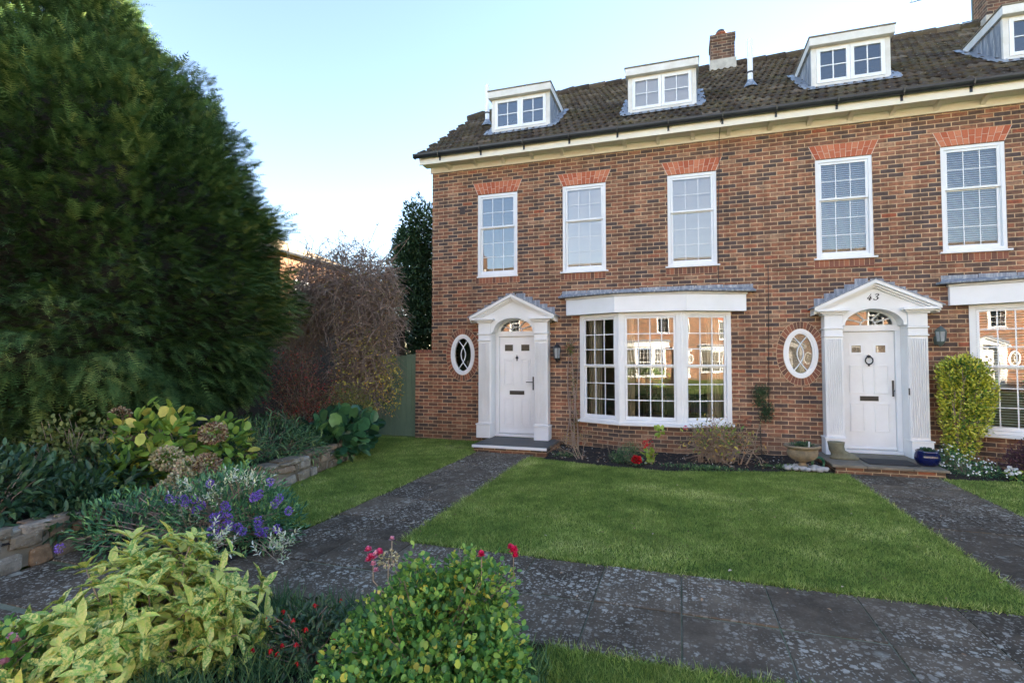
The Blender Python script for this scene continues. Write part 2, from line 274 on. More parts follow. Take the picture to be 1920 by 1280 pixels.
# ------------------------------------------------------------------ object helpers
def tag(o, label=None, cat=None, group=None, kind=None):
    if label: o['label'] = label
    if cat: o['category'] = cat
    if group: o['group'] = group
    if kind: o['kind'] = kind
    return o
def wloc(p):
    v = Vector((0, 0, 0))
    while p is not None: v += p.location; p = p.parent
    return v
def empty(name, loc):
    o = bpy.data.objects.new(name, None); COL.objects.link(o); o.location = loc; o.empty_display_size = .2; return o
def link(name, me, parent=None, origin=None):
    o = bpy.data.objects.new(name, me); COL.objects.link(o)
    if parent is not None: o.parent = parent
    if origin is not None: o.location = Vector(origin) - (wloc(parent) if parent else Vector())
    return o
class MB:
    def __init__(s): s.v = []; s.f = []; s.r = []; s.M = None; s.rv = .5
    def add(s, vs, fs):
        n = len(s.v)
        for p in vs:
            p = Vector(p); s.v.append(tuple(s.M @ p if s.M is not None else p))
        for f in fs: s.f.append([n + i for i in f]); s.r.append(s.rv)
    def box(s, x0, x1, y0, y1, z0, z1):
        s.hexa([(x0, y0, z0), (x1, y0, z0), (x1, y1, z0), (x0, y1, z0), (x0, y0, z1), (x1, y0, z1), (x1, y1, z1), (x0, y1, z1)])
    def hexa(s, p): s.add(p, [(0, 3, 2, 1), (4, 5, 6, 7), (0, 1, 5, 4), (1, 2, 6, 5), (2, 3, 7, 6), (3, 0, 4, 7)])
    def prism_y(s, poly, y0, y1):                       # polygon in x,z (anticlockwise seen from -y), extruded y0 -> y1
        n = len(poly)
        s.add([(x, y0, z) for x, z in poly] + [(x, y1, z) for x, z in poly],
              [tuple(range(n)), tuple(range(2 * n - 1, n - 1, -1))] + [((i + 1) % n, i, n + i, n + (i + 1) % n) for i in range(n)])
    def prism_z(s, poly, z0, z1):
        n = len(poly)
        s.add([(x, y, z0) for x, y in poly] + [(x, y, z1) for x, y in poly],
              [tuple(range(n - 1, -1, -1)), tuple(range(n, 2 * n))] + [(i, (i + 1) % n, n + (i + 1) % n, n + i) for i in range(n)])
    def tube(s, pts, rad, n=6, cap=True):
        pts = [Vector(p) for p in pts]; k = len(pts)
        rad = [rad] * k if not isinstance(rad, (list, tuple)) else rad
        vs = []; a = None
        for i, p in enumerate(pts):
            t = (pts[min(i + 1, k - 1)] - pts[max(i - 1, 0)])
            t = t.normalized() if t.length > 1e-9 else Vector((0, 0, 1))
            if a is None: a = t.cross(Vector((0, 0, 1)) if abs(t.z) < .9 else Vector((1, 0, 0))).normalized()
            a = (a - t * a.dot(t)).normalized(); b = t.cross(a)
            for j in range(n):
                w = 2 * math.pi * j / n; vs.append(p + (a * math.cos(w) + b * math.sin(w)) * rad[i])
        fs = [(i * n + j, i * n + (j + 1) % n, (i + 1) * n + (j + 1) % n, (i + 1) * n + j) for i in range(k - 1) for j in range(n)]
        if cap: fs += [tuple(range(n - 1, -1, -1)), tuple(range((k - 1) * n, k * n))]
        s.add(vs, fs)
    def lathe(s, prof, c=(0, 0, 0), n=24, sx=1, sy=1):
        vs = []; k = len(prof)
        for r, z in prof:
            for j in range(n):
                w = 2 * math.pi * j / n; vs.append((c[0] + r * sx * math.cos(w), c[1] + r * sy * math.sin(w), c[2] + z))
        fs = [(i * n + j, i * n + (j + 1) % n, (i + 1) * n + (j + 1) % n, (i + 1) * n + j) for i in range(k - 1) for j in range(n)]
        fs += [tuple(range(n - 1, -1, -1)), tuple(range((k - 1) * n, k * n))]
        s.add(vs, fs)
    def build(s, name, mat, parent=None, bevel=0, smooth=False, label=None, origin=None, flip=False):
        org = Vector(origin) if origin is not None else wloc(parent)
        me = bpy.data.meshes.new(name)
        me.from_pydata([tuple(Vector(p) - org) for p in s.v], [], s.f)
        uv = me.uv_layers.new(name='UVMap'); at = me.attributes.new('rnd', 'FLOAT', 'FACE')
        at.data.foreach_set('value', s.r)
        for p in me.polygons:
            nn = p.normal
            if abs(nn.z) > .75: f = lambda q: (q[0], q[1])
            else:
                l = math.hypot(nn.x, nn.y) or 1; tx, ty = -nn.y / l, nn.x / l
                f = lambda q, tx=tx, ty=ty: (q[0] * tx + q[1] * ty, q[2])
            for li in p.loop_indices: uv.data[li].uv = f(s.v[me.loops[li].vertex_index])
            if smooth: p.use_smooth = True
        me.materials.append(mat)
        o = link(name, me, parent, org)
        if label: o['label'] = label
        if bevel:
            b = o.modifiers.new('bevel', 'BEVEL'); b.width = bevel; b.segments = 2; b.limit_method = 'ANGLE'; b.angle_limit = R(40)
        return o
def arr_mesh(name, V, F, rnd, mat, parent=None, origin=(0, 0, 0), smooth=False):
    """V (n,3) array, F list of (k,m) int arrays, rnd per vertex"""
    org = np.array(origin if parent is None else wloc(parent), float)
    me = bpy.data.meshes.new(name); V = np.asarray(V, float) - org
    loops = np.concatenate([f.ravel() for f in F]); sizes = np.concatenate([np.full(len(f), f.shape[1]) for f in F])
    me.vertices.add(len(V)); me.vertices.foreach_set('co', V.ravel())
    me.loops.add(len(loops)); me.loops.foreach_set('vertex_index', loops)
    me.polygons.add(len(sizes)); st = np.concatenate([[0], np.cumsum(sizes)[:-1]])
    me.polygons.foreach_set('loop_start', st)
    me.update(calc_edges=True); me.validate()
    at = me.attributes.new('rnd', 'FLOAT', 'POINT'); at.data.foreach_set('value', np.asarray(rnd, np.float32))
    if smooth: me.polygons.foreach_set('use_smooth', [True] * len(me.polygons))
    me.materials.append(mat)
    o = link(name, me, parent, org); return o
T = {}
T['leaf'] = ([(0, 0, 0), (.3, .36, .10), (.68, .30, .06), (1, 0, -.10), (.3, -.36, .10), (.68, -.30, .06), (.5, 0, 0)], [(0, 6, 2, 1), (6, 3, 2), (0, 4, 5, 6), (6, 5, 3)])
T['flat'] = ([(0, 0, 0), (.4, .45, .06), (1, 0, -.03), (.4, -.45, .06)], [(0, 2, 1), (0, 3, 2)])
T['lance'] = ([(0, 0, 0), (.4, .5, .0), (1, 0, -.18), (.4, -.5, .0)], [(0, 3, 2, 1)])
T['round'] = ([(0, 0, 0), (.22, .42, .08), (.62, .5, .10), (.95, .25, .04), (1, 0, 0), (.95, -.25, .04), (.62, -.5, .10), (.22, -.42, .08), (.55, 0, -.03)],
              [(0, 8, 2, 1), (8, 4, 3, 2), (8, 6, 5, 4), (0, 7, 6, 8)])
T['blade'] = ([(0, .5, 0), (0, -.5, 0), (.55, -.35, .0), (.55, .35, .0), (1, 0, -.22)], [(0, 1, 2, 3), (3, 2, 4)])
T['tri'] = ([(0, .5, 0), (0, -.5, 0), (1, 0, 0)], [(0, 1, 2)])
T['petal'] = ([(0, 0, 0), (.5, .4, .1), (1, .3, .25), (1, -.3, .25), (.5, -.4, .1)], [(0, 1, 2, 3, 4)])
def _sprig(npair=6):
    vs = [(0, .012, 0), (0, -.012, 0), (1, 0, -.22)]; fs = [(0, 1, 2)]
    for i in range(npair):
        t = .08 + .88 * i / npair; z = -.22 * t * t; l = .24 * (1 - .45 * t)
        for sg in (1, -1):
            n = len(vs); vs += [(t, 0, z), (t + .075, 0, z), (t + l * .62, sg * l, z + .03)]; fs.append((n, n + 1, n + 2) if sg < 0 else (n + 1, n, n + 2))
    n = len(vs); vs += [(.94, .02, -.2), (.94, -.02, -.2), (1.1, 0, -.25)]; fs.append((n, n + 1, n + 2))
    return vs, fs
T['sprig'] = _sprig()
def _tile(w=.30, L=.37):
    vs = []; fs = []; n = 12
    for j, (x, h) in enumerate(((0, .030), (0, .045), (L, .012))):
        for i in range(n + 1):
            y = (i / n - .5) * w; z = .018 * math.cos(2 * math.pi * i / n * 2) if True else 0
            z = max(z, -.008)
            vs.append((x - (.0 if j else 0), y, h + z - (.022 if j == 0 else 0)))
    for j in range(2):
        for i in range(n): a = j * (n + 1) + i; fs.append((a, a + n + 1, a + n + 2, a + 1))
    return vs, fs
T['tile'] = _tile()
def leaves(name, P, D, N, L, W, tm, mat, parent=None, rnd=None, H=None, origin=(0, 0, 0), smooth=False):
    P = np.asarray(P, float); k = len(P)
    tv, tf = T[tm]; tv = np.array(tv, float)
    D = np.asarray(D, float); D = D / (np.linalg.norm(D, axis=1, keepdims=True) + 1e-9)
    N = np.asarray(N, float); Y = np.cross(N, D); Y /= (np.linalg.norm(Y, axis=1, keepdims=True) + 1e-9); Z = np.cross(D, Y)
    L = np.broadcast_to(np.asarray(L, float), (k,)); W = np.broadcast_to(np.asarray(W, float), (k,)); H = L if H is None else np.broadcast_to(np.asarray(H, float), (k,))
    V = P[:, None, :] + tv[None, :, 0, None] * (D * L[:, None])[:, None, :] + tv[None, :, 1, None] * (Y * W[:, None])[:, None, :] + tv[None, :, 2, None] * (Z * H[:, None])[:, None, :]
    nv = len(tv); base = (np.arange(k) * nv)[:, None]
    F = []
    for sz in sorted(set(len(f) for f in tf)):
        fa = np.array([f for f in tf if len(f) == sz]); F.append((base[:, :, None] + fa[None]).reshape(-1, sz))
    if rnd is None: rnd = rng.random(k)
    return arr_mesh(name, V.reshape(-1, 3), F, np.repeat(rnd, nv), mat, parent, origin, smooth)
def unit(k):
    v = rng.normal(size=(k, 3)); return v / np.linalg.norm(v, axis=1, keepdims=True)
def blobs(k, bl, shell=.35, up=0.0, low=-1):
    """points spread through the outer part of ellipsoids (cx,cy,cz,rx,ry,rz,weight); returns points and outward dirs"""
    w = np.array([b[6] if len(b) > 6 else b[3] * b[4] for b in bl], float); w /= w.sum()
    idx = rng.choice(len(bl), k, p=w); B = np.array([b[:6] for b in bl], float)[idx]
    u = unit(k); u[:, 2] = np.where(u[:, 2] < low, -u[:, 2], u[:, 2])
    r = 1 - shell * rng.random(k) ** 1.3
    # lumps
    ph = np.sin(u[:, 0] * 7 + B[:, 0] * 3) * np.sin(u[:, 1] * 6 + 1.3) * np.sin(u[:, 2] * 8 + .4)
    r = r * (1 + .13 * ph) + rng.normal(size=k) * .03
    P = B[:, :3] + u * B[:, 3:6] * r[:, None]
    O = u / B[:, 3:6]; O /= np.linalg.norm(O, axis=1, keepdims=True); O[:, 2] += up
    return P, O
def foliage(name, bl, k, L, W, tm, mat, parent, shell=.35, up=.2, jit=.7, low=-1, rnd=None, lv=.3, H=None, zmin=None, droop=0):
    P, O = blobs(k, bl, shell, up, low)
    D = O + jit * unit(k); D[:, 2] -= droop
    N = O * .8 + unit(k) * .5 + np.array([0, 0, .8])
    if zmin is not None:
        ok = P[:, 2] > zmin; P, D, N = P[ok], D[ok], N[ok]
    k = len(P); s = 1 + lv * (rng.random(k) * 2 - 1)
    return leaves(name, P, D, N, L * s, W * s, tm, mat, parent, rnd=rnd)
def stems(mb, base, tips, r0=.008, r1=.002, bend=.15, n=4, seg=5):
    for t in tips:
        b = Vector(base) + Vector((random.uniform(-1, 1), random.uniform(-1, 1), 0)) * .04; t = Vector(t); d = t - b; off = Vector((random.uniform(-1, 1), random.uniform(-1, 1), random.uniform(.2, 1))) * bend * d.length
        pts = [b + d * (i / seg) + off * math.sin(math.pi * i / seg) * .6 + Vector((random.uniform(-1, 1), random.uniform(-1, 1), random.uniform(-1, 1))) * .02 * d.length for i in range(seg + 1)]
        mb.tube(pts, [r0 + (r1 - r0) * i / seg for i in range(seg + 1)], n, False)
def twiggy(mb, p, d, l, r, depth, spread=.6, grav=0.0, n=3, out=None):
    p = Vector(p); d = Vector(d).normalized(); pts = [p]; k = 4
    for i in range(k):
        d = (d + Vector((random.gauss(0, 1), random.gauss(0, 1), random.gauss(0, 1))) * .13 + Vector((0, 0, -grav))).normalized()
        p = p + d * l / k; pts.append(p)
    mb.tube(pts, [r * (1 - .12 * i) for i in range(k + 1)], n, False)
    if out is not None: out.append((tuple(p), tuple(d)))
    if depth > 0:
        for j in range(random.choice((2, 2, 3))):
            q = pts[random.choice((2, 3, 4))]
            dd = (d + Vector((random.gauss(0, 1), random.gauss(0, 1), random.gauss(0, .8))) * spread).normalized()
            twiggy(mb, q, dd, l * random.uniform(.6, .85), r * .62, depth - 1, spread, grav, n, out)
def copy_tree(o, parent=None):
    c = o.copy(); COL.objects.link(c); c.parent = parent
    for ch in [x for x in bpy.data.objects if x.parent == o]: copy_tree(ch, c)
    return c

# ------------------------------------------------------------------ the house
TAN = .716                                 # roof pitch
def roof_z(y): return 6.118 + TAN * y
RIDGE_Y = 4.2; RN = Vector((0, -TAN, 1)).normalized(); RD = Vector((0, 1, TAN)).normalized()
NMB = {}
def wedge(mb, p, y0, y1):
    """four x,z corners"""
    mb.rv = random.random(); mb.prism_y(p, y0, y1)

def sash_window(house, x0, x1, blind=None, sill=True):
    z0, z1 = 3.27, 5.0
    f = MB(); t = .055; yf, yb = .012, .10
    f.box(x0, x0 + t, yf, yb, z0, z1); f.box(x1 - t, x1, yf, yb, z0, z1)
    f.box(x0 + t, x1 - t, yf, yb, z1 - t, z1); f.box(x0 + t, x1 - t, yf, yb, z0, z0 + .05)
    w = f.build('window', M['upvc'], house, .004)
    zm = 4.285
    for top in (1, 0):
        s = MB(); a, b = x0 + t + .001, x1 - t - .001; st = .042
        y0, y1 = (.030, .060) if top else (.062, .092)
        if top: y0, y1 = .026, .056
        lo, hi = (zm, z1 - t - .001) if top else (z0 + .051, zm + .012)
        s.box(a, a + st, y0, y1, lo, hi); s.box(b - st, b, y0, y1, lo, hi)
        s.box(a + st, b - st, y0, y1, hi - (.04 if top else .03), hi); s.box(a + st, b - st, y0, y1, lo, lo + (.036 if top else .06))
        gl0, gl1 = lo + (.036 if top else .06), hi - (.04 if top else .03)
        s.build('sash', M['upvc'], w, .003)
        br = MB(); n = 3; rows = 2 if top else 3
        for i in range(1, n): c = a + st + (b - a - 2 * st) * i / n; br.box(c - .006, c + .006, y0 + .010, y1 - .010, gl0, gl1)
        for i in range(1, rows):
            c = gl0 + (gl1 - gl0) * i / rows
            for j in range(n): u0 = a + st + (b - a - 2 * st) * j / n; br.box(u0 + .006 * (j > 0), u0 + (b - a - 2 * st) / n - .006 * (j < n - 1), y0 + .010, y1 - .010, c - .006, c + .006)
        br.build('glazing_bars', M['upvc'], w)
        g = MB(); ym = (y0 + y1) / 2; g.add([(a + st, ym, gl0), (b - st, ym, gl0), (b - st, ym, gl1), (a + st, ym, gl1)], [(0, 1, 2, 3)])
        g.build('pane', M['glass'], w)
    if blind == 'roller':
        b = MB(); zb = 3.42 if sill else 3.4
        b.box(x0 + .06, x1 - .06, .103, .107, zb, 4.94); b.box(x0 + .06, x1 - .06, .100, .112, zb - .02, zb)
        b.build('blind', M['blind'], w)
    elif blind == 'venetian':
        b = MB(); z = 3.36
        while z < 4.93:
            b.add([(x0 + .06, .13, z), (x1 - .06, .13, z), (x1 - .06, .158, z + .022), (x0 + .06, .158, z + .022)], [(0, 1, 2, 3)]); z += .036
        b.build('venetian_blind', M['blind'], w)
    s = MB(); ov = .045 if sill else .01
    s.box(x0 - ov, x1 + ov, -.045 if sill else -.02, .02, z0 - .032, z0 - .002); s.build('sill', M['upvc'], w, .004)
    # flat gauged arch of rubbed red bricks
    ar = MB(); wd = (x1 - x0) / 2; cx = (x0 + x1) / 2; n = 11; zb, zt = z1 + .006, z1 + .245
    for i in range(n):
        def X(u, z): return cx + (u * 2 - 1) * (wd - .01 + (z - zb) / (zt - zb) * .105)
        g = .0045; u0, u1 = i / n, (i + 1) / n; zs = zb + (.14 if i % 2 else .095)
        for (za, zc) in ((zb, zs - .004), (zs + .004, zt)):
            wedge(ar, [(X(u0, za) + g, za), (X(u1, za) - g, za), (X(u1, zc) - g, zc), (X(u0, zc) + g, zc)], -.007, .03)
    ar.build('brick_arch', M['rubbed'], w)
    mo = MB(); mo.prism_y([(cx - wd, zb), (cx + wd, zb), (cx + wd + .10, zt), (cx - wd - .10, zt)], -.003, .02); mo.build('arch_mortar', M['limemortar'], w)
    # soldier course under the sill
    so = MB(); k = int((x1 - x0 + .1) / .075)
    for i in range(k):
        a = x0 - .04 + i * .075; wedge(so, [(a + .004, z0 - .155), (a + .071, z0 - .155), (a + .071, z0 - .038), (a + .004, z0 - .038)], -.006, .02)
    so.build('soldier_course', M['ringbrick'], w)
    m2 = MB(); m2.box(x0 - .04, x0 - .04 + k * .075, -.003, .01, z0 - .158, z0 - .035); m2.build('course_mortar', M['sandmortar'], w)
    return w

def oval_window(house, cx, amber):
    cz, a, b = 1.625, .272, .43; n = 48
    def ring(mb, a0, b0, a1, b1, y0, y1):
        vs = []; fs = []
        for i in range(n):
            w = 2 * math.pi * i / n; c, s_ = math.cos(w), math.sin(w)
            vs += [(cx + a0 * c, y0, cz + b0 * s_), (cx + a1 * c, y0, cz + b1 * s_), (cx + a1 * c, y1, cz + b1 * s_), (cx + a0 * c, y1, cz + b0 * s_)]
        for i in range(n):
            p, q = 4 * i, 4 * ((i + 1) % n)
            fs += [(p, p + 1, q + 1, q), (p + 1, p + 2, q + 2, q + 1), (p + 2, p + 3, q + 3, q + 2), (p + 3, p, q, q + 3)]
        mb.add(vs, fs)
    f = MB(); ring(f, a - .055, b - .055, a, b, -.022, .04); ring(f, a - .085, b - .085, a - .056, b - .056, -.008, .05)
    w = f.build('oval_window', M['upvc'], house, smooth=False)
    tr = MB()
    for sg in (1, -1):                                   # two crossing bows
        pts = [(cx + sg * (-.115 + .165 * math.sin(math.pi * i / 20)), .02, cz - .31 + .62 * i / 20) for i in range(21)]
        tr.tube(pts, .011, 6)
    tr.build('tracery', M['upvc'], w)
    g = MB(); A, B = a - .06, b - .06
    g.add([(cx + A * math.cos(2 * math.pi * i / n), .034, cz + B * math.sin(2 * math.pi * i / n)) for i in range(n)], [tuple(range(n))])
    g.build('pane', M['frost'] if amber else M['glass'], w)
    br = MB(); k = 40
    for i in range(k):
        w0, w1 = 2 * math.pi * (i + .07) / k, 2 * math.pi * (i + .93) / k
        A1, B1, A2, B2 = a + .006, b + .006, a + .105, b + .125
        pts = [(cx + A1 * math.cos(w0), cz + B1 * math.sin(w0)), (cx + A2 * math.cos(w0), cz + B2 * math.sin(w0)), (cx + A2 * math.cos(w1), cz + B2 * math.sin(w1)), (cx + A1 * math.cos(w1), cz + B1 * math.sin(w1))]
        wedge(br, pts, -.008, .02)
    br.build('brick_ring', M['ringbrick'], w)
    mo = MB(); ring(mo, a - .05, b - .05, a + .112, b + .132, -.004, .02); mo.build('ring_mortar', M['sandmortar'], w)

def bay_window(house, ox, venetian):
    P = [(-1.86, 0), (-1.06, -.34), (.035, -.34), (.885, 0)]
    P = [(x + ox, y) for x, y in P]
    z0, z1 = .36, 2.385
    base = MB()
    poly = [(P[0][0] - .0, .05), (P[0][0], -.0), (P[1][0], P[1][1] + .02), (P[2][0], P[2][1] + .02), (P[3][0], 0), (P[3][0], .05)]
    base.prism_z(poly, GZ - .1, z0 - .05)
    bw = MB(); cols = (3, 4, 3); W = None
    posts = []
    for k in range(3):
        a, b = Vector((*P[k], 0)), Vector((*P[k + 1], 0)); d = (b - a); L = d.length; ang = math.atan2(d.y, d.x)
        Mx = Matrix.Translation(a) @ Matrix.Rotation(ang, 4, 'Z'); posts.append((Mx, L))
    fr = MB()
    for k, (Mx, L) in enumerate(posts):
        fr.M = Mx; e = .085 if k != 1 else .095
        fr.box(.0 if k else .0, e, -.02, .07, z0, z1); fr.box(L - e, L, -.02, .07, z0, z1)
        fr.box(e, L - e, -.02, .07, z1 - .07, z1); fr.box(e, L - e, -.02, .07, z0, z0 + .05)
    W = fr.build('bay_window', M['white'], house, .004)
    po = MB()
    for q in (1, 2): po.lathe([(.062, z0), (.062, z1)], (P[q][0], P[q][1] + .035, 0), 12)
    po.build('corner_post', M['white'], W)
    base.build('brick_base', M['brick'], W)
    for k, (Mx, L) in enumerate(posts):
        e = .087 if k != 1 else .097; zm = 1.395; n = cols[k]
        for top in (1, 0):
            s = MB(); s.M = Mx; st = .038
            y0, y1 = (-.006, .022) if top else (.024, .052)
            lo, hi = (zm, z1 - .072) if top else (z0 + .052, zm + .012)
            a, b = e, L - e
            s.box(a, a + st, y0, y1, lo, hi); s.box(b - st, b, y0, y1, lo, hi)
            s.box(a + st, b - st, y0, y1, hi - .036, hi); s.box(a + st, b - st, y0, y1, lo, lo + (.036 if top else .06))
            g0, g1 = lo + (.036 if top else .06), hi - .036
            s.build('sash', M['upvc'], W, .003)
            br = MB(); br.M = Mx
            for i in range(1, n): c = a + st + (b - a - 2 * st) * i / n; br.box(c - .009, c + .009, y0 + .006, y1 - .004, g0, g1)
            for i in range(1, 3):
                c = g0 + (g1 - g0) * i / 3
                for j in range(n): u0 = a + st + (b - a - 2 * st) * j / n; br.box(u0 + .009 * (j > 0), u0 + (b - a - 2 * st) / n - .009 * (j < n - 1), y0 + .006, y1 - .004, c - .009, c + .009)
            br.build('glazing_bars', M['upvc'], W)
            g = MB(); g.M = Mx; ym = (y0 + y1) / 2; g.add([(a + st, ym, g0), (b - st, ym, g0), (b - st, ym, g1), (a + st, ym, g1)], [(0, 1, 2, 3)])
            g.build('pane', M['glass'], W)
        if venetian:
            b = MB(); b.M = Mx; z = z0 + .06
            while z < z1 - .1:
                b.add([(e, .12, z), (L - e, .12, z), (L - e, .15, z + .016), (e, .15, z + .016)], [(0, 1, 2, 3)]); z += .042
            b.build('venetian_blind', M['blind'], W)
    s = MB(); s.prism_z([(P[0][0] - .05, -.0), (P[0][0] - .05, -.045), (P[1][0] - .02, P[1][1] - .075), (P[2][0] + .02, P[2][1] - .075), (P[3][0] + .05, -.045), (P[3][0] + .05, 0)], z0 - .05, z0 - .001)
    s.build('sill', M['white'], W, .006)
    F = [(-2.13, 0), (-2.13, -.06), (-1.13, -.47), (.118, -.47), (1.15, -.06), (1.15, 0)]; F = [(x + ox, y) for x, y in F]
    fa = MB(); fa.prism_z(F, 2.39, 2.69); fa.build('fascia', M['upvc'], W, .004)
    jo = MB()
    for q in (2, 3): jo.box(F[q][0] - .008, F[q][0] + .008, F[q][1] - .006, F[q][1] + .01, 2.395, 2.685)
    jo.build('joint_cover', M['upvc'], W)
    G = [(x + (.02 if x > ox - .5 else -.02), y - (.02 if y < 0 else 0)) for x, y in F]
    tr = MB(); tr.prism_z(G, 2.692, 2.728); tr.build('top_moulding', M['oldwhite'], W, .006)
    # lead roof: edge roll, then sloping up to the wall
    E = [(-2.27, 0), (-2.27, -.10), (-1.16, -.53), (.15, -.53), (1.30, -.10), (1.30, 0)]; E = [(x + ox, y) for x, y in E]
    ld = MB(); n = len(E); vs = [(x, y, 2.731) for x, y in E] + [(x, y, 2.765) for x, y in E]
    ld.add(vs, [(i, (i + 1) % n, n + (i + 1) % n, n + i) for i in range(n)])
    K = [(-2.20, -.002, 2.83), (-1.12, -.002, 2.84), (.12, -.002, 2.84), (1.24, -.002, 2.83)]; K = [(x + ox, y, z) for x, y, z in K]
    ld.add([(*E[1], 2.765), (*E[2], 2.765), (*E[3], 2.765), (*E[4], 2.765)] + K, [(0, 1, 5, 4), (1, 2, 6, 5), (2, 3, 7, 6)])
    for q in range(7):                                    # ragged lead roll edge and flashing on the wall
        x = E[0][0] + .05 + q * .5; ld.box(x, x + .49, -.014, -.001, 2.80, 2.885 + random.uniform(-.008, .008))
    ld.tube([(*E[0], 2.75), (*E[1], 2.75), (*E[2], 2.75), (*E[3], 2.75), (*E[4], 2.75), (*E[5], 2.75)], .022, 8)
    ld.build('lead_roof', M['lead'], W)
    cu = MB()                                              # curtains drawn back
    if not venetian:
        for xa, xb, ya in ((-1.78, -1.45, .12), (.48, .80, .12), (-1.0, -.80, -.18)):
            pts = []; m = 22
            for i in range(m + 1): pts.append((ox + xa + (xb - xa) * i / m, ya + .025 * math.sin(i * 1.9)))
            cu.add([(x, y, .42) for x, y in pts] + [(x, y, 2.3) for x, y in pts], [(i, i + 1, m + 2 + i, m + 1 + i) for i in range(m)])
        cu.build('curtain', M['curtain'], W)

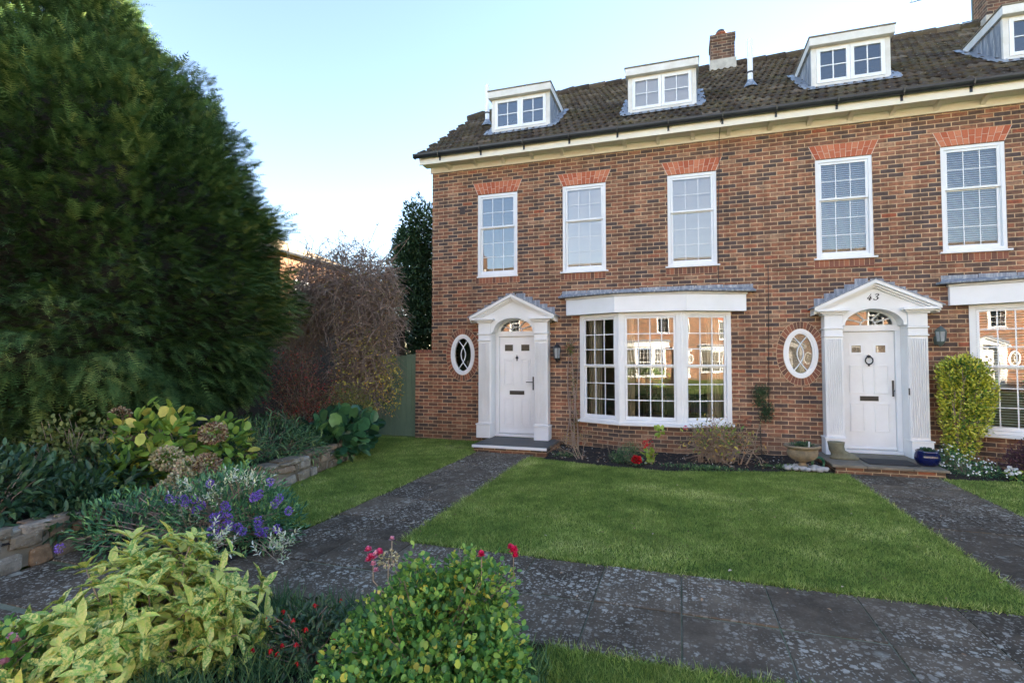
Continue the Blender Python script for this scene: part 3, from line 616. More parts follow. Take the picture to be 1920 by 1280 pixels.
def surround(house, cx, number=None):
    s = MB()                                              # tympanum with the arched opening cut in it
    ha, hb, spr = .456, .30, 2.085
    def arch(x): return spr + hb * math.sqrt(max(0, 1 - (x / ha) ** 2))
    def zt(x): return 2.37 + (.86 - abs(x)) * .49
    xs = [-.86, -.7, -.58, -.47] + [-ha * math.cos(math.pi * i / 24) for i in range(25)] + [.47, .58, .7, .86]
    for a, b in zip(xs[:-1], xs[1:]):
        la = arch(a) if abs(a) <= ha + 1e-6 and abs(b) <= ha + 1e-6 else (spr if max(abs(a), abs(b)) <= .4701 else 2.36)
        lb = arch(b) if abs(a) <= ha + 1e-6 and abs(b) <= ha + 1e-6 else la
        s.hexa([(cx + a, -.20, la), (cx + b, -.20, lb), (cx + b, -.0, lb), (cx + a, -.0, la), (cx + a, -.20, zt(a) - .05), (cx + b, -.20, zt(b) - .05), (cx + b, 0, zt(b) - .05), (cx + a, 0, zt(a) - .05)])
    S = s.build('door_surround', M['white'], house)
    for sg in (-1, 1):
        p = MB()
        def bx(a, b, y0, y1, z0, z1):
            x0, x1 = sorted((cx + sg * a, cx + sg * b)); p.box(x0, x1, y0, y1, z0, z1)
        bx(.458, .755, -.27, 0, -.06, .20); bx(.450, .768, -.285, 0, .202, .226)
        bx(.462, .728, -.225, 0, .228, 1.898)
        for i in range(8): a = .480 + i * .0305; bx(a, a + .016, -.2445, -.226, .27, 1.86)
        bx(.450, .740, -.252, 0, 1.90, 1.925); bx(.462, .728, -.23, 0, 1.927, 2.028); bx(.445, .745, -.25, 0, 2.03, 2.055)
        bx(.462, .728, -.235, 0, 2.057, 2.262)
        p.build('pilaster', M['white'], S, .005)
        c = MB(); p = c
        bx(.44, .76, -.26, 0, 2.264, 2.29); bx(.41, .80, -.29, 0, 2.292, 2.318); bx(.375, .865, -.33, 0, 2.32, 2.362)
        p.build('cornice', M['white'], S, .006)
        r = MB()                                           # jamb lining
        x0, x1 = sorted((cx + sg * .456, cx + sg * .474)); r.box(x0, x1, -.19, .15, -.06, 2.09)
        r.build('jamb', M['white'], S)
        k = MB()                                           # raking cornice, three steps
        for dz0, dz1, y in ((-.02, .035, -.335), (-.055, -.022, -.29), (-.085, -.057, -.245)):
            xo, xi = .89, 0; zo, zi = 2.37 - .0147, 2.37 + .86 * .49
            q = [(cx + sg * xo, zo + dz0), (cx, zi + dz0), (cx, zi + dz1), (cx + sg * xo, zo + dz1)]
            if sg > 0: q = [q[1], q[0], q[3], q[2]]
            k.prism_y(q, y, 0)
        k.build('raking_cornice', M['white'], S)
        l = MB()                                           # lead capping and stepped flashing
        q = [(cx + sg * .93, 2.37 - .034 + .037), (cx, 2.37 + .4214 + .037), (cx, 2.37 + .4214 + .055), (cx + sg * .93, 2.37 - .034 + .055)]
        if sg > 0: q = [q[1], q[0], q[3], q[2]]
        l.prism_y(q, -.345, 0)
        for i in range(5):
            xa = .02 + i * .155; zz = 2.37 + (.86 - xa) * .49
            a, b = sorted((cx + sg * xa, cx + sg * (xa + .19))); zq = zz - .075
            l.M = None; l.box(a, b, -.018 - .002 * i, -.001, zq, zq + .175 + random.uniform(-.01, .01))
        l.build('lead_flashing', M['lead'], S)
    # soffit of the arch
    a = MB(); n = 24
    for i in range(n):
        w0, w1 = math.pi * i / n, math.pi * (i + 1) / n
        o = [(cx + ha * math.cos(w) * m, spr + hb * math.sin(w) * m + (0)) for w in (w0, w1) for m in (.915, 1.0)]
        a.add([(o[0][0], -.20, o[0][1]), (o[1][0], -.20, o[1][1]), (o[3][0], -.20, o[3][1]), (o[2][0], -.20, o[2][1]),
               (o[0][0], .16, o[0][1]), (o[1][0], .16, o[1][1]), (o[3][0], .16, o[3][1]), (o[2][0], .16, o[2][1])],
              [(0, 1, 2, 3), (4, 7, 6, 5), (0, 3, 7, 4), (1, 5, 6, 2)])
    a.build('arch_lining', M['white'], S)
    if number:
        def ribbon(mb, pts, ws, x0, z0, sc_):
            for (p, q, wa, wb) in zip(pts[:-1], pts[1:], ws[:-1], ws[1:]):
                sh = .28
                A = [(p[0] + sh * p[1] - wa / 2, p[1]), (p[0] + sh * p[1] + wa / 2, p[1]), (q[0] + sh * q[1] + wb / 2, q[1]), (q[0] + sh * q[1] - wb / 2, q[1])]
                if abs(q[1] - p[1]) < .12:
                    A = [(p[0] + sh * p[1], p[1] - wa / 3), (q[0] + sh * q[1], q[1] - wb / 3), (q[0] + sh * q[1], q[1] + wb / 3), (p[0] + sh * p[1], p[1] + wa / 3)]
                mb.prism_y([(x0 + sc_ * u, z0 + sc_ * v) for u, v in A], -.206, -.198)
        d = MB(); x0, z0, q = cx - .098, 2.50, .105
        ribbon(d, [(.34, 1.0), (.22, .66), (.0, .30)], [.10, .10, .10], x0, z0, q)
        ribbon(d, [(.0, .28), (.62, .28)], [.24, .24], x0, z0, q)
        ribbon(d, [(.40, .62), (.38, .0)], [.18, .18], x0, z0, q)
        ribbon(d, [(.24, 0), (.54, 0)], [.13, .13], x0, z0, q)
        d.build('digit_four', M['black'], S)
        d = MB(); x0 += .098
        ribbon(d, [(.02, .82), (.12, .95), (.32, 1.0), (.46, .90), (.44, .74), (.30, .58), (.14, .54)], [.20, .13, .14, .20, .20, .16, .12], x0, z0, q)
        ribbon(d, [(.20, .54), (.42, .46), (.52, .28), (.42, .08), (.20, .0), (.02, .06), (-.02, .20)], [.12, .18, .22, .20, .14, .14, .22], x0, z0, q)
        d.build('digit_three', M['black'], S)
    # door frame with fanlight
    f = MB()
    f.box(cx - .455, cx - .379, .07, .15, -.003, 2.0); f.box(cx + .379, cx + .455, .07, .15, -.003, 2.0)
    f.box(cx - .455, cx + .455, .07, .15, 2.001, 2.105); f.box(cx - .455, cx + .455, .03, .15, -.058, -.004)
    FR = f.build('door_frame', M['upvc'], S, .004)
    fl = MB(); ca, cb, cz = .385, .245, 2.107; n = 24
    for i in range(n):
        w0, w1 = math.pi * i / n, math.pi * (i + 1) / n
        for m0, m1 in ((.93, 1.19),):
            q = [(cx + ca * m0 * math.cos(w0), cz + cb * m0 * math.sin(w0)), (cx + ca * m1 * math.cos(w0), cz + cb * m1 * math.sin(w0)), (cx + ca * m1 * math.cos(w1), cz + cb * m1 * math.sin(w1)), (cx + ca * m0 * math.cos(w1), cz + cb * m0 * math.sin(w1))]
            fl.prism_y(q[::1], .085, .13)
    for w in (28, 62, 90 if number else 90, 118, 152):
        if not number and w == 90: continue
        c, s_ = math.cos(R(w)), math.sin(R(w)); fl.tube([(cx + .10 * c, .10, cz + .085 * s_), (cx + ca * c, .10, cz + cb * s_)], .014, 6)
    if not number:
        for w in (78, 102): pass
    fl.tube([(cx + .11 * math.cos(R(w)), .10, cz + .09 * math.sin(R(w))) for w in range(0, 181, 15)], .013, 6)
    fl.build('fanlight_bars', M['upvc'], FR if False else S)
    g = MB(); g.add([(cx + ca * math.cos(math.pi * i / n), .112, cz + cb * math.sin(math.pi * i / n)) for i in range(n + 1)], [tuple(range(n + 1))[::-1]])
    g.build('fanlight_pane', M['glass'], S)
    return S

def front_door(house, cx, kind):
    d = MB(); y = .115
    d.box(cx - .376, cx + .376, y, y + .045, 0, 1.995)
    D = d.build('front_door', M['upvc'] if kind == 1 else M['white'], house, .002)
    pl = MB(); rows = ((1.54, .975), (.74, .15)) if kind == 1 else ((1.42, .945), (.78, .30))
    for xa, xb in ((-.285, -.075), (.075, .285)):
        for zt, zb in rows:
            a, b = cx + xa, cx + xb; w = .014
            pl.box(a, b, y - .015, y, zt - w, zt); pl.box(a, b, y - .015, y, zb, zb + w); pl.box(a, a + w, y - .015, y, zb + w, zt - w); pl.box(b - w, b, y - .015, y, zb + w, zt - w)
            if kind == 1:
                i = .035; pl.hexa([(a + i, y, zb + i), (b - i, y, zb + i), (b - i, y - .001, zb + i), (a + i, y - .001, zb + i)] if False else
                        [(a + i + .012, y - .007, zb + i + .012), (b - i - .012, y - .007, zb + i + .012), (b - i, y, zb + i), (a + i, y, zb + i), (a + i + .012, y - .007, zt - i - .012), (b - i - .012, y - .007, zt - i - .012), (b - i, y, zt - i), (a + i, y, zt - i)])
    pl.build('raised_panel', M['upvc'] if kind == 1 else M['white'], D, .002)
    for sg in (-1, 1):
        g = MB(); gx = cx + sg * .178
        w, z0, z1 = (.088, 1.70, 1.83) if kind == 1 else (.07, 1.64, 1.76)
        t = .014 if kind == 1 else .035
        for a, b, c, e in ((gx - w - t, gx + w + t, z1, z1 + t), (gx - w - t, gx + w + t, z0 - t, z0), (gx - w - t, gx - w, z0, z1), (gx + w, gx + w + t, z0, z1)):
            g.box(a, b, y - .010, y, c, e)
        g.build('light_bead', M['upvc'], D, .002)
        p = MB(); p.box(gx - w, gx + w, y - .004, y + .001, z0, z1)
        p.build('glass_light', M['glassdark'] if kind == 1 else M['frost'], D)
    lb = MB(); z = (.80, .88) if kind == 1 else (.82, .90)
    lb.box(cx - (.16 if kind == 1 else .138), cx + (.155 if kind == 1 else .133), y - .014, y, *z); lb.box(cx - .11, cx + .11, y - .019, y - .0145, z[0] + .018, z[1] - .018)
    lb.build('letterbox', M['black'], D, .003)
    h = MB(); hx = cx + .345; h.box(hx - .014, hx + .014, y - .012, y, .90, 1.17)
    h.tube([(hx, y - .01, 1.06), (hx, y - .055, 1.06), (hx - .03, y - .06, 1.06), (hx - .14, y - .055, 1.06)] if kind == 1 else [(hx, y - .01, 1.0), (hx, y - .06, 1.0), (hx - .01, y - .065, .99), (hx - .02, y - .065, .93)], .009, 8)
    h.build('handle', M['black'], D, .002)
    k = MB()
    if kind == 1:
        k.lathe([(.001, -.07), (.012, -.045), (.006, -.03), (.026, -.01), (.03, .01), (.012, .03), (.006, .05), (.001, .07)], (cx, y - .02, 1.555), 10)
    else:
        k.lathe([(.001, -.03), (.03, -.015), (.032, .01), (.001, .03)], (cx, y - .022, 1.575), 12)
        k.tube([(cx + .055 * math.sin(R(w)), y - .04, 1.505 + .065 * math.cos(R(w))) for w in range(0, 361, 24)], .011, 8)
        k.lathe([(.001, -.015), (.016, -.006), (.016, .006), (.001, .015)], (cx, y - .02, 1.42), 10)
    k.build('door_knocker', M['black'], D)
    s = MB(); s.box(cx - .376, cx + .376, y - .022, y, .012, .05); s.build('weather_bar', M['upvc'], D, .004)

def dormer(house, x0, x1, blind=False, cheek=True):
    yf = .55; z0 = 6.575; z1 = 7.29
    d = MB(); t = .085
    d.box(x0, x0 + t, yf, yf + .06, z0, z1); d.box(x1 - t, x1, yf, yf + .06, z0, z1)
    d.box(x0 + t, x1 - t, yf, yf + .06, z1 - .03, z1); d.box(x0 + t, x1 - t, yf, yf + .06, z0, z0 + .035)
    D = d.build('dormer', M['oldwhite'], house, .005)
    mid = (x0 + x1) / 2
    for a, b in ((x0 + t + .002, mid - .002), (mid + .002, x1 - t - .002)):
        s = MB(); st = .062; lo, hi = z0 + .037, z1 - .032; y0, y1 = yf - .012, yf + .04
        s.box(a, a + st, y0, y1, lo, hi); s.box(b - st, b, y0, y1, lo, hi); s.box(a + st, b - st, y0, y1, hi - st, hi); s.box(a + st, b - st, y0, y1, lo, lo + st)
        s.build('casement', M['upvc'], D, .004)
        br = MB(); cx, cz = (a + b) / 2, (lo + hi) / 2
        br.box(cx - .009, cx + .009, y0 + .012, y1 - .02, lo + st, hi - st); br.box(a + st, cx - .009, y0 + .012, y1 - .02, cz - .009, cz + .009); br.box(cx + .009, b - st, y0 + .012, y1 - .02, cz - .009, cz + .009)
        br.build('glazing_bars', M['upvc'], D)
        g = MB(); g.add([(a + st, yf + .01, lo + st), (b - st, yf + .01, lo + st), (b - st, yf + .01, hi - st), (a + st, yf + .01, hi - st)], [(0, 1, 2, 3)]); g.build('pane', M['glass'], D)
        if blind:
            q = MB(); q.box(a + .05, b - .05, yf + .062, yf + .067, lo + .04, hi - .03); q.build('blind', M['blind'], D)
    # cheeks of lead, triangular down to the roof slope
    for x, sg in ((x0, -1), (x1, 1)):
        c = MB(); xa, xb = (x, x + .03) if sg < 0 else (x - .03, x)
        yb = (z1 - 6.118) / TAN
        pr = [(yf + .061, roof_z(yf + .061) - .02), (yb, z1 - .02), (yb, z1), (yf + .061, z1)]
        c.add([(xa, y, z) for y, z in pr] + [(xb, y, z) for y, z in pr], [(0, 1, 2, 3), (7, 6, 5, 4), (0, 4, 5, 1), (1, 5, 6, 2), (2, 6, 7, 3), (3, 7, 4, 0)])
        xs = x + sg * .012; k = 5
        for i in range(1, k):                              # welted seams
            y = yf + .06 + (yb - yf - .1) * i / k; c.tube([(x + sg * .004, y, roof_z(y)), (x + sg * .004, y, z1)], .008, 6)
        c.build('lead_cheek', M['lead'], D)
        fl = MB()                                          # lead soaker stepping down the tiles
        for i in range(9):
            y = yf - .12 + i * .17
            if y > yb + .05: break
            a, b = sorted((x, x + sg * (.15 + .03 * (i % 2)))); zz = roof_z(y) + .062; z2 = roof_z(y + .19) + .062
            fl.hexa([(a, y, zz), (b, y, zz - .005), (b, y + .19, z2 - .005), (a, y + .19, z2), (a, y, zz + .007), (b, y, zz + .002), (b, y + .19, z2 + .002), (a, y + .19, z2 + .007)])
        fl.build('lead_flashing', M['lead'], D)
    a = MB(); yy = yf - .17; n = 12                        # front apron over the tiles
    a.hexa([(x0 - .10, yy, roof_z(yy) + .055), (x1 + .10, yy, roof_z(yy) + .055), (x1 + .1, yf, roof_z(yf) + .07), (x0 - .1, yf, roof_z(yf) + .07),
            (x0 - .10, yy, roof_z(yy) + .063), (x1 + .10, yy, roof_z(yy) + .063), (x1 + .1, yf, z0 - .02), (x0 - .1, yf, z0 - .02)])
    a.build('lead_apron', M['lead'], D)
    a = MB(); a.box(x0 + .04, x1 - .04, yf - .05, yf + .02, z0 - .035, z0 - .002); a.build('sill', M['oldwhite'], D, .004)
    f = MB(); yo = yf - .11; yb2 = (z1 + .19 - 6.118) / TAN
    f.box(x0 - .045, x1 + .045, yo, yo + .03, z1 + .0, z1 + .145)
    f.box(x0 - .045, x0 - .02, yo + .03, yb2, z1 + .0, z1 + .145); f.box(x1 + .02, x1 + .045, yo + .03, yb2, z1 + .0, z1 + .145)
    f.build('fascia', M['oldwhite'], D, .004)
    f = MB(); f.box(x0 - .019, x1 + .019, yo + .031, yb2, z1 + .001, z1 + .05); f.build('soffit', M['oldwhite'], D)
    f = MB(); f.box(x0 - .06, x1 + .06, yo - .015, yb2 + .05, z1 + .147, z1 + .172); f.build('flat_roof', M['concrete'], D, .006)

def chimney(house, cx, w=.57, h=.74):
    c = MB(); y0, y1 = RIDGE_Y - .3, RIDGE_Y + .3; zb, zt = 8.7, 9.12 + h
    c.box(cx - w / 2, cx + w / 2, y0, y1, zb, zt - .16); c.box(cx - w / 2 - .02, cx + w / 2 + .02, y0 - .02, y1 + .02, zt - .16, zt - .0)
    C = c.build('chimney', M['brickdark'], house)
    f = MB(); f.box(cx - w / 2 - .03, cx + w / 2 + .03, y0 - .03, y1 + .03, 8.9, 9.2); f.build('flashing', M['concretepale'], C)
    p = MB(); p.lathe([(.13, 0), (.12, .13), (.14, .14), (.14, .18), (.11, .18), (.10, .05)], (cx - .02, RIDGE_Y, zt), 20); p.build('chimney_pot', M['copper'], C)
    p = MB(); p.lathe([(.11, 0), (.12, .04), (.09, .08), (.001, .09)], (cx - .02, RIDGE_Y, zt + .182), 16); p.build('pot_cap', M['black'], C)

def make_house(name, hx0, hx1, doorx, wins, dorms, bayx, ovalx, number, end_left=False, flue=None, chim=None, vent=None):
    H = empty(name, ((hx0 + hx1) / 2, 0, GZ))
    zt = 5.80
    # front wall: cells round the openings
    ops = [(a, b, 3.27, 5.0) for a, b, *_ in wins] + [(ovalx - .19, ovalx + .19, 1.27, 1.98), (doorx - .46, doorx + .46, GZ - .2, 2.36), (bayx - 1.83, bayx + .86, .33, 2.41)]
    xs = sorted({hx0, hx1} | {v for o in ops for v in o[:2]}); zs = sorted({GZ - .2, zt} | {v for o in ops for v in o[2:]})
    w = MB()
    for i in range(len(xs) - 1):
        for j in range(len(zs) - 1):
            cx, cz = (xs[i] + xs[i + 1]) / 2, (zs[j] + zs[j + 1]) / 2
            if any(a < cx < b and c < cz < d for a, b, c, d in ops): continue
            w.add([(xs[i], 0, zs[j]), (xs[i + 1], 0, zs[j]), (xs[i + 1], 0, zs[j + 1]), (xs[i], 0, zs[j + 1])], [(0, 1, 2, 3)])
    for a, b, c, d in ops:                                 # reveals
        dp = .2
        w.add([(a, 0, c), (b, 0, c), (b, 0, d), (a, 0, d), (a, dp, c), (b, dp, c), (b, dp, d), (a, dp, d)], [(0, 3, 7, 4), (1, 5, 6, 2), (3, 2, 6, 7), (0, 4, 5, 1)])
    w.add([(hx0, 8.4, GZ - .2), (hx1, 8.4, GZ - .2), (hx1, 8.4, zt), (hx0, 8.4, zt)], [(3, 2, 1, 0)])
    if end_left:
        zz = [(0, GZ - .2), (8.4, GZ - .2), (8.4, roof_z(0) - .03), (5.98, 7.80), (2.42, 7.80), (0, roof_z(0) - .03)]
        w.add([(hx0, y, z) for y, z in zz], [tuple(range(6))[::-1]])
    else: w.add([(hx0 + .001, y, z) for y, z in ((0, GZ - .2), (8.4, GZ - .2), (8.4, zt), (0, zt))], [(3, 2, 1, 0)])
    w.build('wall', M['brick'], H)
    # rooms behind the windows
    rm = MB()
    for z0, z1 in ((-.02, 2.75), (2.95, 5.5)):
        for a, b in ((hx0 + .12, hx0 + 2.85), (hx0 + 2.95, hx1 - .12)):
            if z0 > 2 and a > hx0 + 1: pass
            v = [(a, .21, z0), (b, .21, z0), (b, 4.2, z0), (a, 4.2, z0), (a, .21, z1), (b, .21, z1), (b, 4.2, z1), (a, 4.2, z1)]
            rm.add(v, [(0, 1, 2, 3), (7, 6, 5, 4), (1, 5, 6, 2), (2, 6, 7, 3), (3, 7, 4, 0)])
    for (a, b, *_) in dorms:
        v = [(a + .06, .62, 6.5), (b - .06, .62, 6.5), (b - .06, 1.9, 6.5), (a + .06, 1.9, 6.5), (a + .06, .62, 7.28), (b - .06, .62, 7.28), (b - .06, 1.9, 7.28), (a + .06, 1.9, 7.28)]
        rm.add(v, [(0, 1, 2, 3), (7, 6, 5, 4), (1, 5, 6, 2), (2, 6, 7, 3), (3, 7, 4, 0)])
    rm.build('room', M['room'], H)
    # roof: tiles laid course by course over a solid deck
    xl = hx0 - (.17 if end_left else 0)
    def xmin(y): return xl if not end_left or y < 2.42 else xl + (y - 2.42) / (RIDGE_Y - 2.42) * 2.5
    rf = MB(); zd = -.03
    y0 = -.30
    if end_left:
        rf.add([(xl, y0, roof_z(y0) + zd), (hx1, y0, roof_z(y0) + zd), (hx1, 4.2, roof_z(4.2) + zd), (xl + 2.5, 4.2, roof_z(4.2) + zd), (xl, 2.42, roof_z(2.42) + zd),
                (xl, 5.98, roof_z(2.42) + zd), (xl, 8.7, roof_z(-.3) + zd), (hx1, 8.7, roof_z(-.3) + zd)], [(0, 1, 2, 3, 4), (4, 3, 5), (3, 2, 7, 6, 5)])
    else:
        rf.add([(hx0, y0, roof_z(y0) + zd), (hx1, y0, roof_z(y0) + zd), (hx1, 4.2, roof_z(4.2) + zd), (hx0, 4.2, roof_z(4.2) + zd), (hx0, 8.7, roof_z(-.3) + zd), (hx1, 8.7, roof_z(-.3) + zd)], [(0, 1, 2, 3), (3, 2, 5, 4)])
    RF = rf.build('roof', M['tile'], H)
    P = []; gauge = .325; n = int((RIDGE_Y + .36) / RD.y / gauge) + 1; tw = .30
    xs0 = -5.27
    for r in range(n):
        y = -.36 + r * gauge * RD.y; z = roof_z(y); off = .075 * (r % 2)
        i0 = int((hx0 - .3 - xs0) / tw) - 1
        for i in range(i0, i0 + 30):
            xc = xs0 + (i + .5) * tw + off
            if end_left:
                if xc - .16 < xmin(y + .15) - .02: continue
            elif xc - .15 < hx0 - .16: continue
            if xc - .15 >= hx1 - .16 + (.3 if False else 0): continue
            if any(a < xc - .16 and xc + .16 < b and y > .60 and y < 1.7 for a, b, *_ in dorms): continue
            if y > RIDGE_Y - .12: continue
            P.append((xc + random.uniform(-.004, .004), y + random.uniform(-.006, .006), z + random.uniform(-.003, .004)))
    k = len(P); P = np.array(P)
    leaves('tile_courses', P, np.tile(RD, (k, 1)) + rng.normal(size=(k, 3)) * .006, np.tile(RN, (k, 1)) + rng.normal(size=(k, 3)) * .012, 1.0, 1.0, 'tile', M['tile'], RF, H=1.0, smooth=False)
    rd = MB(); x = xl + 2.5 if end_left else hx0
    rp = []
    while x < hx1 - .05:
        rp.append(((x, RIDGE_Y, 9.155), (min(x + .44, hx1), RIDGE_Y, 9.165))); x += .45
    if end_left:
        A = Vector((xl, 2.42, roof_z(2.42) + .03)); B = Vector((xl + 2.5, 4.2, 9.155)); m = 7
        for i in range(m): rp.append((A + (B - A) * i / m, A + (B - A) * (i + .98) / m + Vector((0, 0, .012))))
    for a, b in rp: rd.rv = random.random(); rd.tube([a, b], [.105, .115], 10)
    rd.build('ridge_tiles', M['tile'], RF)
    if end_left:
        v = MB(); v.box(xl + .01, xl + .04, -.3, 2.42, 0, 0.0) if False else None
        vb = [( -.34, roof_z(-.34) - .16), (2.42, roof_z(2.42) - .16), (2.42, roof_z(2.42) - .005), (-.34, roof_z(-.34) - .005)]
        v.add([(xl + .02, y, z) for y, z in vb] + [(hx0 - .001, y, z) for y, z in vb], [(0, 3, 2, 1), (4, 5, 6, 7), (0, 1, 5, 4), (1, 2, 6, 5), (2, 3, 7, 6), (3, 0, 4, 7)])
        v.build('bargeboard', M['cream'], RF)
        v = MB(); v.tube([(xl - .02, 2.38, 7.76), (xl - .02, 5.9, 7.76)], .05, 8); v.build('hip_gutter', M['gutter'], RF)
    # cornice, brackets, gutter
    c = MB(); xa = hx0 - (.03 if end_left else 0)
    c.box(xa, hx1, -.035, .0 - .001, 5.57, 5.70); C = c.build('cornice', M['cream'], H, .004)
    xs_ = xl + .03 if end_left else hx0
    c = MB(); c.box(xs_, hx1, -.33, .0, 5.702, 5.725); c.build('soffit', M['cream'], C)
    c = MB(); c.box(xs_, hx1, -.36, -.331, 5.655, 5.80); c.build('fascia', M['cream'], C, .003)
    x = hx0 + .42 if end_left else hx0 + .30
    while x < hx1 - .05:
        b = MB(); p = [(-.036, 5.60), (-.036, 5.70), (-.27, 5.70), (-.27, 5.665), (-.10, 5.64)]
        b.add([(x - .035, y, z) for y, z in p] + [(x + .035, y, z) for y, z in p], [(0, 1, 2, 3, 4), (9, 8, 7, 6, 5)] + [(i, i + 5, (i + 1) % 5 + 5, (i + 1) % 5) for i in range(5)])
        b.build('bracket', M['cream'], C, .003); x += .62
    g = MB(); n = 9; vs = []; ga = xl - .06 if end_left else hx0
    for x in (ga, hx1):
        for i in range(n): w_ = math.pi * i / (n - 1); vs.append((x, -.425 - .062 * math.cos(w_), 5.86 - .085 * math.sin(w_)))
        for i in range(n): w_ = math.pi * (n - 1 - i) / (n - 1); vs.append((x, -.425 - .055 * math.cos(w_), 5.86 - .077 * math.sin(w_)))
    m = 2 * n; g.add(vs, [(i, (i + 1) % m, m + (i + 1) % m, m + i) for i in range(m)] + [tuple(range(m))[::-1], tuple(range(m, 2 * m))])
    if end_left: g.prism_y([(ga, 5.78), (ga + .02, 5.78), (ga + .02, 5.86), (ga, 5.86)], -.48, -.37)
    G = g.build('gutter', M['gutter'], H)
    x = hx0 + .35
    while x < hx1:
        b = MB(); b.tube([(x, -.365, 5.83), (x, -.38, 5.762), (x, -.425, 5.767), (x, -.475, 5.79), (x, -.494, 5.86)], .012, 6); b.box(x - .018, x + .018, -.372, -.361, 5.70, 5.82)
        b.build('gutter_bracket', M['gutter'], G); x += .92
    for q in wins: sash_window(H, *q)
    for q in dorms: dormer(H, *q)
    oval_window(H, ovalx, number is not None)
    bay_window(H, bayx, number is not None)
    surround(H, doorx, number)
    front_door(H, doorx, 2 if number else 1)
    # doorstep
    s = MB()
    if number is None:
        s.box(doorx - .50, doorx + .93, -1.10, -.001, -.10, -.06); st = s.build('doorstep', M['slate'], H, .003)
        s = MB(); s.box(doorx - .50, doorx + .93, -1.135, -1.101, -.105, -.058); s.build('nosing', M['white'], st, .003)
        s = MB(); s.box(doorx - .48, doorx + .92, -1.08, -.002, GZ - .1, -.101); s.build('brick_riser', M['brick'], st)
    else:
        st = None
        for i, (a, b) in enumerate(((2.17, 2.62), (2.63, 3.20), (3.21, 3.64))):
            s = MB(); s.box(a, b, -1.20, -.001 if i != 1 else -.001, -.095, -.055 - .002 * i); o = s.build('doorstep' if i == 0 else 'step_slab', M['concrete'], st or H, .006); st = st or o
        s = MB(); s.box(2.22, 3.60, -1.16, -.002, GZ - .1, -.096); s.build('brick_riser', M['brick'], st)
    if flue:
        x, y = flue; f = MB(); zb = roof_z(y); f.tube([(x, y, zb - .05), (x, y, zb + 1.02)], .052, 14); F = f.build('flue_pipe', M['upvc'], H, smooth=False)
        f = MB(); f.lathe([(.062, 0), (.062, .03)], (x, y, zb + .30), 14); f.build('flue_bracket', M['black'], F)
        f = MB(); f.lathe([(.16, -.05), (.075, .08), (.06, .12)], (x, y, zb + .03), 14); f.build('lead_flashing', M['lead'], F)
    if chim: chimney(H, chim)
    if vent:
        v = MB(); x, z = vent; v.box(x - .06, x + .06, -.006, .01, z - .07, z + .07)
        vv = v.build('air_vent', M['wood'], H)
        v = MB()
        for i in range(3): v.box(x - .05, x + .05, -.012, -.0065, z - .05 + i * .036, z - .03 + i * .036)
        v.build('louvre', M['wood'], vv)
    return H
M['glassdark'] = simple('dark_door_glass', (.05, .045, .035), (.03, .028, .024), 3, .25, .02, spec=.25)
SP = 1.28
h1 = make_house('terraced_house', -5.10, SP, -3.20, [(-4.04, -3.16, None, False), (-2.21, -1.345, 'roller'), (-.187, .681, 'roller')], [(-3.93, -2.60), (-.95, .375, True)], 0, -4.37, None,
                True, (-4.39, 1.5), 1.14, (-4.39, 4.69))
tag(h1, 'brick end-of-terrace house with plain white door, hipped roof end and white roller blinds upstairs', 'house')
h2 = make_house('terraced_house', SP, 7.54, 3.06, [(2.292, 3.15, 'venetian'), (4.112, 4.97, 'venetian')], [(2.39, 3.645), (5.26, 6.54)], 6.29, 2.01, '43',
                False, (1.47, 1.5), None, None)
tag(h2, 'brick mid-terrace house numbered 43 with slatted blinds and yellow shrub by its door', 'house')
chimney(h2, 7.02, .78, 1.25)
# string course of tile along the wall
for H, a, b, z in ((h1, -3.89, -2.35, 2.94), (h2, 1.6, 4.0, 3.10)):
    s = MB(); s.box(a, b, -.012, -.001, z, z + .02); s.build('wall_ledge', M['ringbrick'], H)
c = MB(); c.tube([(.74, -.40, 5.76), (.735, -.04, 5.55), (.73, -.012, 5.0), (.70, -.012, 4.0), (.69, -.012, 2.92)], .006, 5); c.build('wall_cable', M['black'], h1)
c = MB(); c.tube([(1.52, -.010, 3.2), (1.51, -.010, 2.0), (1.49, -.010, .45)], .005, 5); c.build('wall_cable', M['black'], h2)
d = MB(); d.box(3.498, 3.516, -.255, -.2455, .95, 1.06); d.build('doorbell', M['black'], [o for o in h2.children if o.name.startswith('door_surround')][0])

# facing terrace across the green (seen in the window glass)
def no_digits(o):
    for q in [q for q in o.children_recursive if q.name.startswith('digit')]: bpy.data.objects.remove(q)
for i in (1, 2, 3):                       # the terrace runs on to the right, out of frame, and shades the paving
    c = copy_tree(h2); c.location.x += 6.26 * i; no_digits(c)
    tag(c, 'brick mid-terrace house further along the terrace beyond the right edge', 'house', 'further houses of the terrace')
for i, x in enumerate((-13.5, -7.2, -.9, 5.4, 11.7, 18.0, 24.3, 30.6, 36.9)):
    c = copy_tree(h2 if i % 2 else h2); c.location = (x, -27.0, GZ); c.rotation_euler = (0, 0, math.pi); no_digits(c)
    tag(c, 'sunlit brick terraced house across the green, seen only reflected in the window glass', 'house', 'facing houses reflected in the windows')

